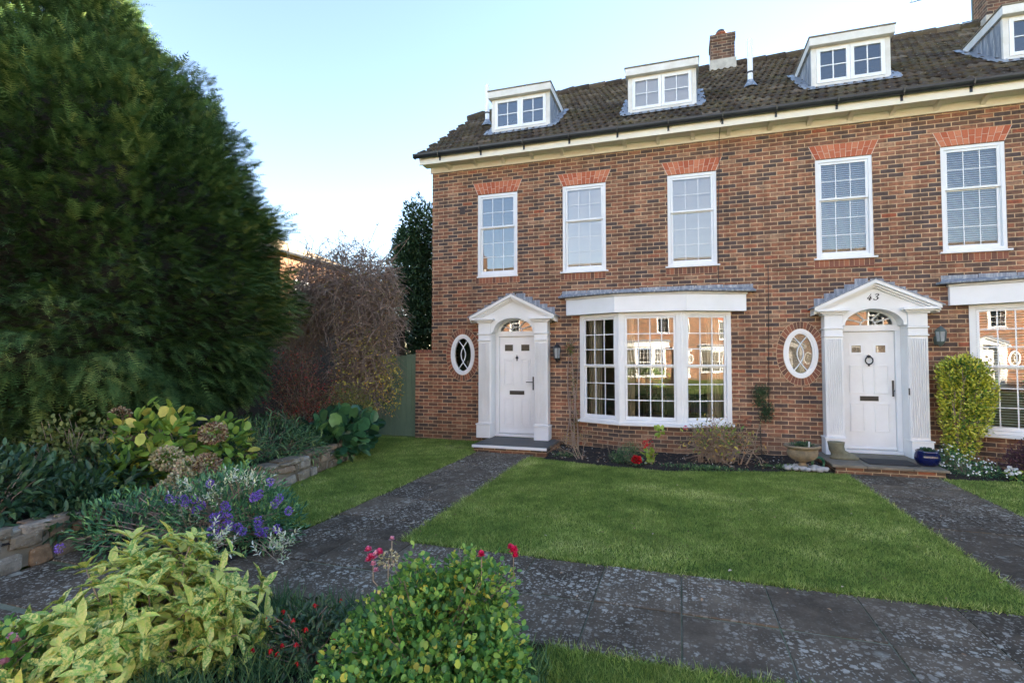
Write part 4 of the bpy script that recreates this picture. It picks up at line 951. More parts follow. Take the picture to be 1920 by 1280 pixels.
# ------------------------------------------------------------------ ground
def sheet(name, poly, z, mat, th=.0, kind='structure'):
    m = MB(); m.add([(x, y, z) for x, y in poly], [tuple(range(len(poly)))]); o = m.build(name, mat); o['kind'] = kind; return o
sheet('ground', [(-250, -250), (250, -250), (250, 250), (-250, 250)], GZ - .05, M['turf'])
LA = [(-2.50, -5.78), (2.33, -5.78), (2.33, -1.27), (1.6, -1.33), (.95, -1.52), (-.2, -1.86), (-1.27, -1.75), (-2.2, -1.5), (-2.50, -1.36)]
LB = [(-3.62, -5.66), (-3.62, -1.16), (-3.70, -1.1), (-3.70, -.005), (-6.6, -.005), (-6.2, -.8), (-5.85, -1.3), (-5.36, -2.6), (-5.02, -4.4), (-5.1, -5.66)]
LC = [(3.55, -5.78), (12, -5.78), (12, -1.0), (4.6, -1.05), (3.9, -1.2), (3.55, -1.2)]
LD = [(-.75, -7.12), (12, -7.12), (12, -12), (-1.1, -12), (-.95, -8.2)]
for q in (LA, LB, LC, LD): sheet('lawn', q, GZ, M['turf'])
sheet('lawn', [(-30, -26), (30, -26), (30, -12.02), (-30, -12.02)], GZ, M['turf'])
def inside(P, poly):
    x, y = P[:, 0], P[:, 1]; r = np.zeros(len(P), bool); n = len(poly)
    for i in range(n):
        (x0, y0), (x1, y1) = poly[i], poly[(i + 1) % n]
        c = ((y0 > y) != (y1 > y)) & (x < (x1 - x0) * (y - y0) / (y1 - y0 + 1e-12) + x0); r ^= c
    return r
def grass(name, poly, dens, h, w, label, box=None, mat='grass', bend=.5):
    a = np.array(poly); x0, y0 = a.min(0); x1, y1 = a.max(0)
    if box: x0, x1, y0, y1 = max(x0, box[0]), min(x1, box[1]), max(y0, box[2]), min(y1, box[3])
    k = int((x1 - x0) * (y1 - y0) * dens); P = np.column_stack([rng.uniform(x0, x1, k), rng.uniform(y0, y1, k), np.full(k, GZ - .004)])
    edge = P + np.column_stack([rng.normal(size=k) * .012, rng.normal(size=k) * .012, np.zeros(k)])
    P = edge[inside(P, poly)]; k = len(P)
    D = np.column_stack([rng.normal(size=k) * bend, rng.normal(size=k) * bend, np.ones(k)])
    cl = np.sin(P[:, 0] * 2.1 + np.sin(P[:, 1] * 1.7) * 2) * np.sin(P[:, 1] * 1.3 + P[:, 0] * .6)
    cl2 = np.sin(P[:, 0] * 7.3 + np.sin(P[:, 1] * 5) * 1.5) * np.sin(P[:, 1] * 6.1 + 1)
    rn = np.clip(rng.random(k) * .62 + .18 + .09 * cl + .07 * cl2, 0, 1); hh = h * rng.uniform(.5, 1.25, k) * (1 + .15 * cl2)
    rn = np.clip(rn + .26 * np.array([noise.noise(Vector((a_ * 1.4, b_ * 1.4, 0))) + .6 * noise.noise(Vector((a_ * 4.5, b_ * 4.5, 5))) for a_, b_ in P[:, :2]]), 0, 1)
    o = leaves(name, P, D, unit(k) * [1, 1, .1], hh, w, 'tri', M[mat], rnd=rn); tag(o, label, 'grass', kind='stuff'); return o
grass('lawn_grass', LA, 9000, .034, .0070, 'short mown grass of the main lawn in front of the bay window')
grass('lawn_grass', LB, 7500, .034, .0070, 'short mown grass of the left lawn beside the stone wall')
grass('lawn_grass', LC, 5000, .032, .007, 'short mown grass right of the path to door 43', (3.5, 7.5, -5.8, -1))
grass('lawn_grass', LD, 12000, .045, .005, 'longer grass in the bottom strip of lawn below the paving', (-1.1, 2.2, -8.6, -7.1))
# ragged tufts along the lawn edges
def edge_tufts(pts, dens, label):
    P = []
    for (a, b) in zip(pts[:-1], pts[1:]):
        L = math.dist(a, b)
        for i in range(int(L * dens)):
            t = random.random(); P.append((a[0] + (b[0] - a[0]) * t + random.gauss(0, .028), a[1] + (b[1] - a[1]) * t + random.gauss(0, .028), GZ - .01))
    P = np.array(P); k = len(P); D = np.column_stack([rng.normal(size=k) * .8, rng.normal(size=k) * .8, np.ones(k)])
    tag(leaves('edge_grass', P, D, unit(k), rng.uniform(.03, .075, k), .006, 'tri', M['grass']), label, 'grass', kind='stuff')
edge_tufts([(-2.5, -1.4), (-2.5, -5.78), (2.33, -5.78), (2.33, -1.3)], 420, 'ragged grass edge of the main lawn along the paving')
edge_tufts([(-3.62, -1.2), (-3.62, -5.66), (-5.0, -5.66)], 320, 'ragged grass edge of the left lawn')
edge_tufts([(3.55, -1.2), (3.55, -5.78), (6, -5.78)], 300, 'ragged grass edge right of the path to door 43')
edge_tufts([(-.75, -7.12), (3, -7.12)], 500, 'ragged grass edge below the long paved path')

def paving(name, rects, seed):
    random.seed(seed); m = MB()
    for (x0, x1, y0, y1) in rects:
        g = .0045; m.rv = random.random(); zt = GZ - .002 + random.uniform(-.004, .004); tl = random.uniform(-.003, .003)
        m.hexa([(x0 + g, y0 + g, zt - .05), (x1 - g, y0 + g, zt - .05), (x1 - g, y1 - g, zt - .05), (x0 + g, y1 - g, zt - .05),
                (x0 + g, y0 + g, zt + tl), (x1 - g, y0 + g, zt), (x1 - g, y1 - g, zt - tl), (x0 + g, y1 - g, zt)])
    o = m.build(name, M['slab'], bevel=.004); o['kind'] = 'structure'; return o
sheet('joint_filling', [(-5.1, -8.4), (-3.3, -8.4), (-3.3, -7.1), (9.5, -7.1), (9.5, -5.79), (-5.1, -5.79)], GZ - .011, M['moss'])
sheet('joint_filling', [(-3.6, -5.78), (-2.51, -5.78), (-2.51, -1.13), (-3.6, -1.13)], GZ - .011, M['moss'])
sheet('joint_filling', [(2.35, -5.78), (3.54, -5.78), (3.54, -1.21), (2.35, -1.21)], GZ - .011, M['moss'])
rects = []
for k in range(-9, 16):
    x = .59 + .595 * (k - 1)
    for (a, b) in ((-7.10, -6.47), (-6.46, -5.79)): rects.append((x, x + .594, a, b))
paving('path', rects, 3)
y = -5.78; rects = []
for i, d in enumerate((.55, .80, .80, .80, .62, .80, .80)):
    y1 = min(y + d, -1.13)
    if y < -1.2:
        for a, b in ((-3.60, -3.05), (-3.05, -2.51)): rects.append((a, b, y, y1))
    y += d
paving('path', rects, 4)
y = -5.78; rects = []
for i, d in enumerate((.62, .66, .66, .66, .68, .66, .66)):
    y1 = min(y + d, -1.21)
    for a, b in ((2.35, 2.93), (2.93, 3.54)): rects.append((a, b, y, y1))
    y += d
paving('path', rects, 5)
paving('path', [(x, x + .6, y, y + .6) for x in (-5.1, -4.5, -3.9) for y in (-8.4, -7.75, -7.11)], 6)
paving('path', [(-4.45, -3.95, -.95, -.55)], 8)
random.seed(21)
# soil
def soil(name, poly, z):
    m = MB(); a = np.array(poly); x0, y0 = a.min(0); x1, y1 = a.max(0); st = .09
    nx, ny = int((x1 - x0) / st) + 1, int((y1 - y0) / st) + 1
    g = {}; 
    pts = np.array([(x0 + i * st, y0 + j * st) for i in range(nx + 1) for j in range(ny + 1)]); ins = inside(pts, poly)
    for q, (x, yy) in enumerate(pts):
        i, j = divmod(q, ny + 1)
        h = .035 * noise.noise(Vector((x * 3, yy * 3, 1))) + .02 * noise.noise(Vector((x * 9, yy * 9, 3)))
        g[i, j] = len(m.v); m.v.append((x, yy, z + h - (0 if ins[q] else .05)))
    for i in range(nx):
        for j in range(ny):
            if any(ins[(i + a_) * (ny + 1) + j + b_] for a_ in (0, 1) for b_ in (0, 1)):
                m.f.append([g[i, j], g[i + 1, j], g[i + 1, j + 1], g[i, j + 1]]); m.r.append(.5)
    o = m.build(name, M['soil'], smooth=True); o['kind'] = 'structure'; return o
soil('flower_bed', [(-2.2, -1.45), (-1.27, -1.7), (-.2, -1.8), (.95, -1.48), (2.15, -1.2), (2.15, .0), (-2.3, .0), (-2.25, -1.2)], GZ + .02)
soil('flower_bed', [(3.65, -1.15), (4.6, -1.0), (9, -.95), (9, 0), (3.65, 0)], GZ + .02)
soil('flower_bed', [(-3.7, -7.14), (-.82, -7.14), (-1.0, -8.2), (-1.1, -10.1), (-4.0, -10.1)], GZ + .01)
soil('flower_bed', [(-5.1, -6.95), (-3.7, -6.9), (-3.45, -6.3), (-4.0, -5.8), (-5.1, -5.6)], GZ + .02)
soil('raised_bed', [(-5.2, -9.5), (-5.2, -7.2), (-5.22, -5.4), (-5.12, -4.4), (-5.45, -2.6), (-5.95, -1.2), (-6.5, -.2), (-16, .6), (-16, -9.5)], .10)

# ------------------------------------------------------------------ rubble retaining wall
def rubble(pts, z0, z1):
    W = empty('stone_wall', (pts[len(pts) // 2][0], pts[len(pts) // 2][1], z0)); tag(W, 'low rubble stone retaining wall holding the raised bed on the left', 'wall')
    P = [Vector((*p, 0)) for p in pts]; S = [0]
    for a, b in zip(P[:-1], P[1:]): S.append(S[-1] + (b - a).length)
    def at(s):
        s = max(0, min(s, S[-1] - 1e-5))
        for i in range(len(S) - 1):
            if s <= S[i + 1]:
                d = (P[i + 1] - P[i]).normalized(); return P[i] + d * (s - S[i]), Vector((d.y, -d.x, 0))
    m = MB()
    n = 60
    for i in range(n):
        a, na = at(S[-1] * i / n); b, nb = at(S[-1] * (i + 1) / n); t = .22
        q = [a, b, b - nb * t, a - na * t]
        m.hexa([(p.x, p.y, z0) for p in q] + [(p.x, p.y, z1 - .03) for p in q])
    m.build('mortar_core', M['concrete'], W)
    st = MB(); rows = [(z0 - .02, z0 + .15), (z0 + .15, z0 + .27), (z0 + .27, z1)]
    for ri, (za, zb) in enumerate(rows):
        s = random.uniform(0, .1)
        while s < S[-1] - .1:
            w = random.uniform(.13, .36); zc = zb + random.uniform(-.025, .03); zd = za + random.uniform(-.02, .02)
            st.rv = random.random(); k = 10; vs = []; d = random.uniform(.015, .05)
            cz, hz = (zd + zc) / 2, (zc - zd) / 2
            c, nrm = at(s + w / 2); tan = Vector((-nrm.y, nrm.x, 0))
            ring = []
            for i in range(k):
                wv = 2 * math.pi * (i + .5) / k; e = .38
                u = math.copysign(abs(math.cos(wv)) ** e, math.cos(wv)) * (w / 2 - .003) * random.uniform(.74, 1.0); v = math.copysign(abs(math.sin(wv)) ** e, math.sin(wv)) * (hz + .002) * random.uniform(.72, 1.0)
                ring.append((u, v))
            for f_, dd in ((1, -.03), (.99, d * .55), (.80, d), (.35, d + .008)):
                for u, v in ring: vs.append(c + tan * (u * f_) + nrm * (dd + random.uniform(-.003, .003)) + Vector((0, 0, cz + v * f_)))
            fs = [(j * k + i, j * k + (i + 1) % k, (j + 1) * k + (i + 1) % k, (j + 1) * k + i) for j in range(3) for i in range(k)] + [tuple(range(3 * k, 4 * k))]
            st.add(vs, fs); s += w
    st.build('stones', M['stone'], W)
    cp = MB(); s = 0
    while s < S[-1] - .1:                                  # flat stones along the top
        w = random.uniform(.12, .3); a, na = at(s + .006); b, nb = at(s + w - .006); cp.rv = random.random(); z = z1 + random.uniform(-.045, .02); pr = random.uniform(-.01, .04)
        q = [a + na * pr, b + nb * (pr + random.uniform(-.02, .02)), b - nb * .22, a - na * .22]
        cp.hexa([(p.x, p.y, z1 - .06) for p in q] + [(p.x + random.uniform(-.01, .01), p.y + random.uniform(-.01, .01), z) for p in q]); s += w
    cp.build('coping', M['stone'], W, .015)
rubble([(-5.12, -9.4), (-5.14, -7.2), (-5.18, -5.5), (-5.04, -4.4), (-5.37, -2.6), (-5.86, -1.25), (-6.35, -.45)], GZ, .16)

# ------------------------------------------------------------------ boundary walls, gate, things behind
w = MB(); w.box(-5.49, -5.102, .005, .23, GZ - .1, 1.66); W = w.build('garden_wall', M['brick'], origin=(-5.3, .1, GZ)); tag(W, 'short brick wall joining the house corner to the green gate', 'wall')
w = MB()
for i in range(4): w.box(-5.49 + i * .097 + .004, -5.49 + (i + 1) * .097 - .004 if i < 3 else -5.104, -.005, .24, 1.664, 1.735)
w.build('coping', M['ringbrick'], W)
g = empty('garden_gate', (-5.9, .1, GZ)); tag(g, 'green painted board gate between brick wall and leafless shrub', 'gate')
m = MB()
for i in range(9): x = -6.62 + i * .125; m.box(x + .003, x + .122, .06, .085, GZ + .03, 1.62 + .02 * math.sin(i))
m.build('boards', M['greenwood'], g)
m = MB(); m.box(-6.62, -5.51, .087, .12, .1, .2); m.box(-6.62, -5.51, .087, .12, 1.3, 1.4); m.build('ledge_rail', M['greenwood'], g)
m = MB(); m.box(-6.75, -6.63, .03, .15, GZ, 1.75); m.build('gate_post', M['greenwood'], g)
w = MB(); w.box(-17, -6.8, 1.6, 1.85, GZ - .1, 2.55); W = w.build('rendered_wall', M['render'], origin=(-11, 1.7, GZ)); tag(W, 'tall dark grey rendered garden wall behind the leafless shrub', 'wall')
w = MB(); w.box(-17.05, -6.75, 1.56, 1.89, 2.552, 2.62); w.build('coping', M['concrete'], W)
# neighbour house far left, catching the sun
nb = empty('detached_house', (-25, 18, GZ)); tag(nb, 'sunlit orange brick house far behind the leafless shrub', 'house')
m = MB(); m.box(-30, -20.4, 12.5, 18.6, GZ, 7.35); m.build('wall', M['brick_end'], nb)
m = MB(); m.add([(-30.4, 12.1, 7.3), (-20.0, 12.1, 7.3), (-20.0, 19.0, 7.3), (-30.4, 19.0, 7.3), (-25.2, 14.6, 9.6), (-25.2, 16.5, 9.6)], [(0, 1, 4), (1, 2, 5, 4), (2, 3, 5), (3, 0, 4, 5), (3, 2, 1, 0)]); m.build('roof', M['fartile'], nb)
m = MB(); m.tube([(-19.95, 12.1, 7.28), (-19.95, 19.0, 7.28)], .07, 6); m.build('gutter', M['gutter'], nb)
for y in (14.2, 17.0):
    m = MB(); m.box(-20.39, -20.33, y - .6, y + .6, 4.6, 6.0); wi = m.build('window', M['upvc'], nb, .01)
    m = MB(); m.box(-20.325, -20.31, y - .5, y - .03, 4.7, 5.9); m.box(-20.325, -20.31, y + .03, y + .5, 4.7, 5.9); m.build('pane', M['glassdark'], wi)

# ------------------------------------------------------------------ plants
def plant(name, loc, label, cat, group=None):
    o = empty(name, loc); tag(o, label, cat, group); return o
# giant yew
YC = (-8.95, -4.65)
prof = [(.75, 2.25), (1.0, 2.65), (1.6, 2.82), (2.4, 2.92), (3.2, 2.88), (4.0, 2.72), (5.0, 2.26), (5.6, 1.76), (6.2, 1.14), (7.0, .80), (7.6, .45), (7.9, .1)]
def yr(z): return np.interp(z, [p[0] for p in prof], [p[1] for p in prof])
yw = plant('yew_tree', (*YC, .1), 'huge dark clipped yew with sunlit tips filling the left side', 'tree')
k = 80000; z = rng.uniform(.72, 8.2, k * 2); keep = rng.random(k * 2) < yr(z) / 3.2; z = z[keep][:k]; k = len(z)
th = rng.uniform(0, 2 * math.pi, k); face = np.cos(th - math.atan2(-10.18 - YC[1], 0 - YC[0]))
kk = rng.random(k) < np.where(face > -.25, 1, .25); z, th = z[kk], th[kk]; k = len(z)
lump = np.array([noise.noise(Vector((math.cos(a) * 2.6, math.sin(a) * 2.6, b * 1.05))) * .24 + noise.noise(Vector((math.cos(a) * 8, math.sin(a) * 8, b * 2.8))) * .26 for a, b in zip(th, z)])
r = yr(z) * (1 + lump * .6) + lump * .3 - .62 * rng.random(k) ** 1.4
P = np.column_stack([YC[0] + r * np.cos(th), YC[1] + r * np.sin(th), z + lump * .5])
sl = np.gradient([p[1] for p in prof], [p[0] for p in prof]); nz = -np.interp(z, [p[0] for p in prof], sl)
O = np.column_stack([np.cos(th), np.sin(th), np.clip(nz, -.6, 1.5)]); O /= np.linalg.norm(O, axis=1, keepdims=True)
D = O * .95 + unit(k) * .50 + np.array([0, 0, .12]); N = O * .35 + unit(k) * .40 + np.array([0, 0, .9])
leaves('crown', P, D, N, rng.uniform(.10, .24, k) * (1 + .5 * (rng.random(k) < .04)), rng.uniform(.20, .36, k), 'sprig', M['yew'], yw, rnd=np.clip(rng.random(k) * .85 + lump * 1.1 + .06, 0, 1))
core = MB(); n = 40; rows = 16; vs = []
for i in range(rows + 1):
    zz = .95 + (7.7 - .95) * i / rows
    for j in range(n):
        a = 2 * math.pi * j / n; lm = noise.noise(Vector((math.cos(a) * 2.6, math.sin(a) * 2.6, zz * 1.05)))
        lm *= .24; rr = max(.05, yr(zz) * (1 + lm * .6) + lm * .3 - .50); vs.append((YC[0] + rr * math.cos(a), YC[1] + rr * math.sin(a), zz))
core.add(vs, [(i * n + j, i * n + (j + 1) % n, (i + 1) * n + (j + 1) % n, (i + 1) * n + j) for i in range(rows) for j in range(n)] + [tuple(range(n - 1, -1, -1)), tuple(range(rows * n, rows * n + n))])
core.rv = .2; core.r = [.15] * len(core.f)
core.build('crown_shade_core', M['coreshade'], yw)  # closed core surface standing in for the shaded inside of the crown
m = MB(); m.tube([(YC[0], YC[1], -.2), (YC[0] + .1, YC[1], 1), (YC[0], YC[1], 4)], [.32, .26, .12], 10)
for a in range(5): m.tube([(YC[0], YC[1], .3), (YC[0] + math.cos(a * 1.3) * .7, YC[1] + math.sin(a * 1.3) * .7, 1.0), (YC[0] + math.cos(a * 1.3) * 1.4, YC[1] + math.sin(a * 1.3) * 1.4, 2.2)], [.12, .09, .04], 7)
m.build('trunk', M['bark'], yw)
# undergrowth added to keep the void under the yew dark
o = foliage('added_undergrowth', [(-7.6, -5.6, .1, 1.9, 2.6, .42, 1), (-7.5, -2.6, .1, 1.5, 1.6, .40, .6), (-10.5, -6, .1, 2.2, 3.2, .4, .8)], 14000, .07, .05, 'flat', M['evergreen'], None, .6, .5, zmin=.08)
tag(o, 'added dark undergrowth filling the shaded void under the yew behind the stone wall', 'ground cover', kind='stuff')

hb_ = plant('added_backing_hedge', (-13.2, -4, GZ), 'added dark hedge blocking the bright ground and horizon behind the yew trunk', 'hedge')  # backing added to block horizon light below the yew
foliage('leaves', [(-13.4, y_, .8, .9, 1.3, 1.5, 1) for y_ in (-13, -11, -9, -7, -5, -3, -1, 1)], 9000, .14, .09, 'leaf', M['evergreen'], hb_, .5, .2)
core = MB(); core.box(-13.7, -13.2, -14, 1.5, GZ, 1.9); core.build('stems', M['coreshade'], hb_)  # solid block inside the added hedge, in the painted-shade material
# evergreen tree by the house corner
et = plant('evergreen_tree', (-7.75, 4.1, GZ), 'tall dark evergreen tree rising behind the house corner', 'tree')
bl = [(-7.6, 4.1, 5.3, .62, .7, 1.2, .6), (-7.75, 4.1, 4.2, .85, .9, 1.2, 1), (-7.5, 4.0, 3.0, 1.0, .9, 1.3, 1), (-7.6, 4.2, 1.8, .9, .9, 1.2, .7), (-8.1, 4.1, 5.0, .35, .4, .6, .2), (-8.35, 4.0, 3.7, .35, .4, .5, .2)]
foliage('crown', bl, 26000, .12, .06, 'leaf', M['evergreen'], et, .75, .3, .9)
m = MB(); m.tube([(-7.6, 4.1, GZ), (-7.6, 4.1, 3), (-7.6, 4.1, 5.6)], [.12, .08, .02], 8); m.build('trunk', M['bark'], et)
et = plant('evergreen_tree', (-12.2, 6.5, GZ), 'dark evergreen growing behind the grey wall and yew', 'tree')
foliage('crown', [(-12.6, 6.5, 2.2, 2.0, 1.4, 1.6, 1)], 5000, .16, .09, 'leaf', M['evergreen'], et, .6, .3)
m = MB(); m.tube([(-12.2, 6.5, GZ), (-12.3, 6.5, 3)], [.12, .05], 8); m.build('trunk', M['bark'], et)

# leafless tangle (winter shrub)
ws = plant('deciduous_shrub', (-6.75, -.55, .1), 'tall leafless brown tangle of twigs with a few yellow leaves, beside the green gate', 'shrub')
m = MB(); base = Vector((-6.8, -.5, .1))
for i in range(7): a = i * .9; m.tube([base + Vector((.1 * math.cos(a), .1 * math.sin(a), 0)), base + Vector((.25 * math.cos(a), .2 * math.sin(a), 1.0)), base + Vector((.6 * math.cos(a), .4 * math.sin(a), 2.2)), base + Vector((.9 * math.cos(a), .5 * math.sin(a), 3.0))], [.03, .025, .016, .008], 6, False)
SB = [(-6.95, -.5, 3.0, 1.25, .75, 1.05, 1.2), (-7.8, -.6, 2.8, .9, .7, .9, .7), (-6.40, -.45, 2.2, .75, .6, 1.2, .8), (-6.5, -.5, 1.2, .75, .5, 1.0, .6), (-6.2, -.4, 2.9, .6, .5, .75, .5), (-8.3, -.4, 2.2, .7, .6, .9, .5)]
P0, O0 = blobs(8200, SB, 1.0)
for p, o_ in zip(P0, O0):
    p = Vector(p); d = (Vector(o_) * .5 + Vector((random.gauss(0, 1), random.gauss(0, 1), random.gauss(0, .8))) * .7).normalized(); l = random.uniform(.25, .75)
    pts = [p - d * l * .5, p - d * l * .15 + Vector((0, 0, .06 * l)), p + d * l * .2 + Vector((0, 0, .06 * l)), p + d * l * .55 - Vector((0, 0, .16 * l))]
    m.tube(pts, [.007, .006, .005, .002], 3, False)
WL = []
for i in range(58):                                        # wands arching out of the top
    b0 = Vector((-6.95 + random.uniform(-1.4, .9), -.5 + random.uniform(-.3, .3), 3.35)); d = Vector((random.gauss(0, .45), random.gauss(0, .3), 1)).normalized(); l = random.uniform(.4, 1.15)
    pts = [b0, b0 + d * l * .5, b0 + d * l * .8 + Vector((.05, 0, 0)), b0 + d * l + Vector((random.uniform(-.2, .2), 0, -.03))]
    m.tube(pts, [.008, .007, .006, .004], 3, False)
    for q in range(7): t = random.uniform(.3, 2.99); a_, b_ = pts[int(t)], pts[int(t) + 1]; WL.append(tuple(a_ + (b_ - a_) * (t % 1)))
m.build('twigs', M['twig'], ws)
foliage('leaves', SB, 12500, .038, .026, 'flat', M['autumn'], ws, .8, 0, 1.5, rnd=np.clip(rng.beta(1.3, 1.3, 12500), 0, 1), droop=.3)
foliage('yellow_leaves', [(-6.35, -.68, 1.25, .8, .5, 1.0, 1), (-5.75, -.55, 1.0, .25, .3, .7, .25)], 1900, .05, .035, 'flat', M['yellowleaf'], ws, .5, 0, 1.2, droop=.4)
WL = np.array(WL); leaves('wand_leaves', WL, unit(len(WL)), unit(len(WL)), .045, .03, 'flat', M['autumn'], ws, rnd=rng.uniform(0, .5, len(WL)))

# berberis and neighbour
be = plant('berberis_bush', (-6.55, -2.35, .12), 'dull red-berried bush between the yew and the leafless shrub', 'shrub')
BB = [(-6.6, -2.35, .95, .8, .55, .72, 1), (-6.25, -2.1, .6, .55, .5, .5, .5), (-7.1, -2.0, 1.3, .6, .5, .55, .4)]
foliage('leaves', BB, 9000, .032, .02, 'flat', M['berberis'], be, .7, .1, 1.2)
m = MB(); stems(m, (-6.5, -2.3, .1), [(p[0], p[1], p[2]) for p in blobs(90, BB, .6)[0]], .007, .002, .2, 3); m.build('stems', M['twig'], be)
foliage('berries', BB, 520, .020, .016, 'round', M['red'], be, .25, 0, 2)['kind'] = 'stuff'
ob = plant('olive_bush', (-5.95, -1.9, .12), 'yellowish green bush under the leafless shrub, above the round glossy leaves', 'shrub')
OB = [(-6.0, -1.75, .55, .55, .45, .5, 1)]
foliage('leaves', OB, 3600, .04, .02, 'flat', M['olive'], ob, .7, .1, 1.1)
m = MB(); stems(m, (-6.0, -1.8, .1), [(p[0], p[1], p[2]) for p in blobs(50, OB, .6)[0]], .006, .002, .2, 3); m.build('stems', M['twig'], ob)
# bergenia
bg = plant('bergenia_plant', (-5.72, -2.45, .12), 'clump of large round glossy leaves spilling over the far end of the stone wall', 'plant')
BG = [(-5.6, -2.45, .25, .55, .75, .32, 1), (-5.4, -2.75, .12, .3, .42, .25, .4), (-5.75, -1.75, .2, .35, .45, .28, .4)]
foliage('leaves', BG, 430, .20, .17, 'round', M['bergenia'], bg, .5, .5, .7)
m = MB(); stems(m, (-5.7, -2.4, .08), [(p[0], p[1], p[2]) for p in blobs(60, BG, .6)[0]], .008, .005, .2, 4); m.build('stems', M['hose'] if False else M['twigpale'], bg)
# spurge like clump
eu = plant('spurge_plant', (-5.75, -3.95, .12), 'feathery narrow-leaved clump on the stone wall between hydrangea and round leaves', 'plant')
EB = [(-5.75, -3.9, .32, .5, .7, .40, 1), (-5.4, -3.7, .2, .3, .45, .28, .5), (-5.6, -4.6, .28, .35, .4, .38, .4)]
foliage('leaves', EB, 2600, .13, .016, 'lance', M['euph'], eu, .5, .1, .9, droop=.25)
m = MB(); stems(m, (-5.75, -3.95, .05), [(p[0], p[1], p[2]) for p in blobs(60, EB, .5)[0]], .006, .003, .2, 3); m.build('stems', M['twigpale'], eu)
# hydrangea with mopheads
hy = plant('hydrangea_bush', (-5.62, -5.5, .12), 'yellow-green hydrangea with faded mophead flowers behind the purple hebe', 'shrub')
HB = [(-5.72, -5.7, .55, .50, .55, .42, 1), (-5.55, -5.0, .42, .38, .42, .36, .6), (-5.5, -6.05, .35, .3, .35, .36, .5)]
foliage('leaves', HB, 780, .125, .092, 'round', M['hydr'], hy, .55, .25, .9, droop=.2)
m = MB(); stems(m, (-5.7, -5.5, .05), [(p[0], p[1], p[2]) for p in blobs(60, HB, .4)[0]], .008, .004, .15, 4); m.build('stems', M['twig'], hy)
CAM = Vector((0, -10.1845, 1.513)); TH = R(17.8315); PI_ = R(2.034)
FW = Vector((-math.sin(TH) * math.cos(PI_), math.cos(TH) * math.cos(PI_), math.sin(PI_))); RT = Vector((math.cos(TH), math.sin(TH), 0)); UP = RT.cross(FW)
def at_px(x, y, depth):
    """world point that the photograph shows at pixel x, y when it stands `depth` metres away (used once, to read positions off the photo)"""
    return CAM + (FW + RT * ((x - 960) / 976.02) - UP * ((y - 640) / 976.02)) * depth
def flowerball(name, c, r, k, size, mat, parent, tm='petal', squash=.8):
    u = unit(k); P = np.array(c) + u * r * [1, 1, squash] * rng.uniform(.72, 1, (k, 1))
    return leaves(name, P, u + unit(k) * .5, unit(k), size, size * .9, tm, M[mat] if isinstance(mat, str) else mat, parent)
for (x, y, d, r_, mt) in ((400, 812, 5.9, .14, 'mopbrown'), (313, 858, 5.5, .14, 'mophead'), (357, 876, 5.45, .13, 'mophead'), (388, 870, 5.5, .13, 'mopbrown'), (342, 893, 5.35, .11, 'mophead'), (322, 915, 5.25, .12, 'mophead'), (298, 922, 5.2, .09, 'mopbrown'), (225, 778, 5.9, .10, 'mopbrown'), (243, 830, 5.7, .08, 'mopbrown'), (415, 893, 5.3, .08, 'mopbrown')):
    flowerball('flower_head', at_px(x, y, d), r_, int(420 * (r_ / .13) ** 2), .030, mt, hy)
# leafy plants at the left behind the wall
lp = plant('laurel_bush', (-5.75, -7.15, .12), 'dark blue-green leafy bush above the stone wall at the far left', 'shrub')
foliage('leaves', [(-5.75, -7.2, .36, .5, .5, .36, 1), (-5.45, -6.75, .2, .3, .3, .22, .4), (-5.22, -6.75, .08, .2, .4, .16, .3)], 1900, .11, .050, 'leaf', M['laurel'], lp, .6, .4, .8, droop=.15)
m = MB(); stems(m, (-5.75, -7.15, .05), [(p[0], p[1], p[2]) for p in blobs(30, [(-5.75, -7.2, .36, .4, .4, .3)], .4)[0]], .008, .004, .15, 4); m.build('stems', M['twig'], lp)
lp = plant('twiggy_bush', (-5.85, -6.45, .12), 'sparse dark bush with small round leaves between laurel and hydrangea', 'shrub')
TB = [(-5.95, -6.45, .55, .42, .42, .45, 1)]
foliage('leaves', TB, 1100, .045, .035, 'round', M['olive'], lp, .9, .2, 1, rnd=rng.uniform(0, .5, 1100))
foliage('broad_leaves', [(-5.6, -6.35, .32, .42, .4, .32, 1)], 420, .12, .055, 'leaf', M['laurel'], lp, .7, .3, .9)
m = MB(); stems(m, (-5.85, -6.45, .05), [(p[0], p[1], p[2]) for p in blobs(60, TB, .5)[0]], .005, .002, .15, 3); m.build('stems', M['twig'], lp)
# hebe
hb = plant('hebe_bush', (-4.15, -6.55, GZ), 'dark green hebe with many small purple flower spikes spilling towards the path', 'shrub')
HE = [(-4.05, -6.35, .12, .62, .50, .34, 1), (-4.6, -6.75, .05, .45, .45, .30, .6), (-3.62, -6.30, .02, .34, .34, .32, .5), (-4.25, -6.0, .15, .45, .4, .30, .5)]
foliage('leaves', HE, 5200, .062, .022, 'leaf', M['hebe'], hb, .55, .35, .7, zmin=GZ + .01)
m = MB(); stems(m, (-4.15, -6.5, GZ), [(p[0], p[1], p[2]) for p in blobs(90, HE, .5)[0]], .007, .003, .15, 4); m.build('stems', M['twig'], hb)
for (x, y) in ((317, 935), (330, 939), (345, 936), (347, 942), (364, 936), (367, 956), (378, 947), (422, 947), (425, 953), (394, 906), (400, 970), (413, 966), (428, 971), (405, 985), (424, 984), (432, 985), (395, 995), (413, 998), (447, 989), (455, 995), (485, 976), (484, 984), (486, 997), (498, 997), (520, 990), (481, 930), (486, 926), (475, 932), (515, 944), (524, 934), (541, 957), (506, 903), (112, 1027)):
    d = 4.42 - .0018 * (y - 950) + (.12 if x < 420 and y < 960 else 0)
    if x < 200: d = 4.1
    c = at_px(x, y, d); flowerball('flower_spike', c, .027, 80, .012, 'purple', hb, squash=1.25)
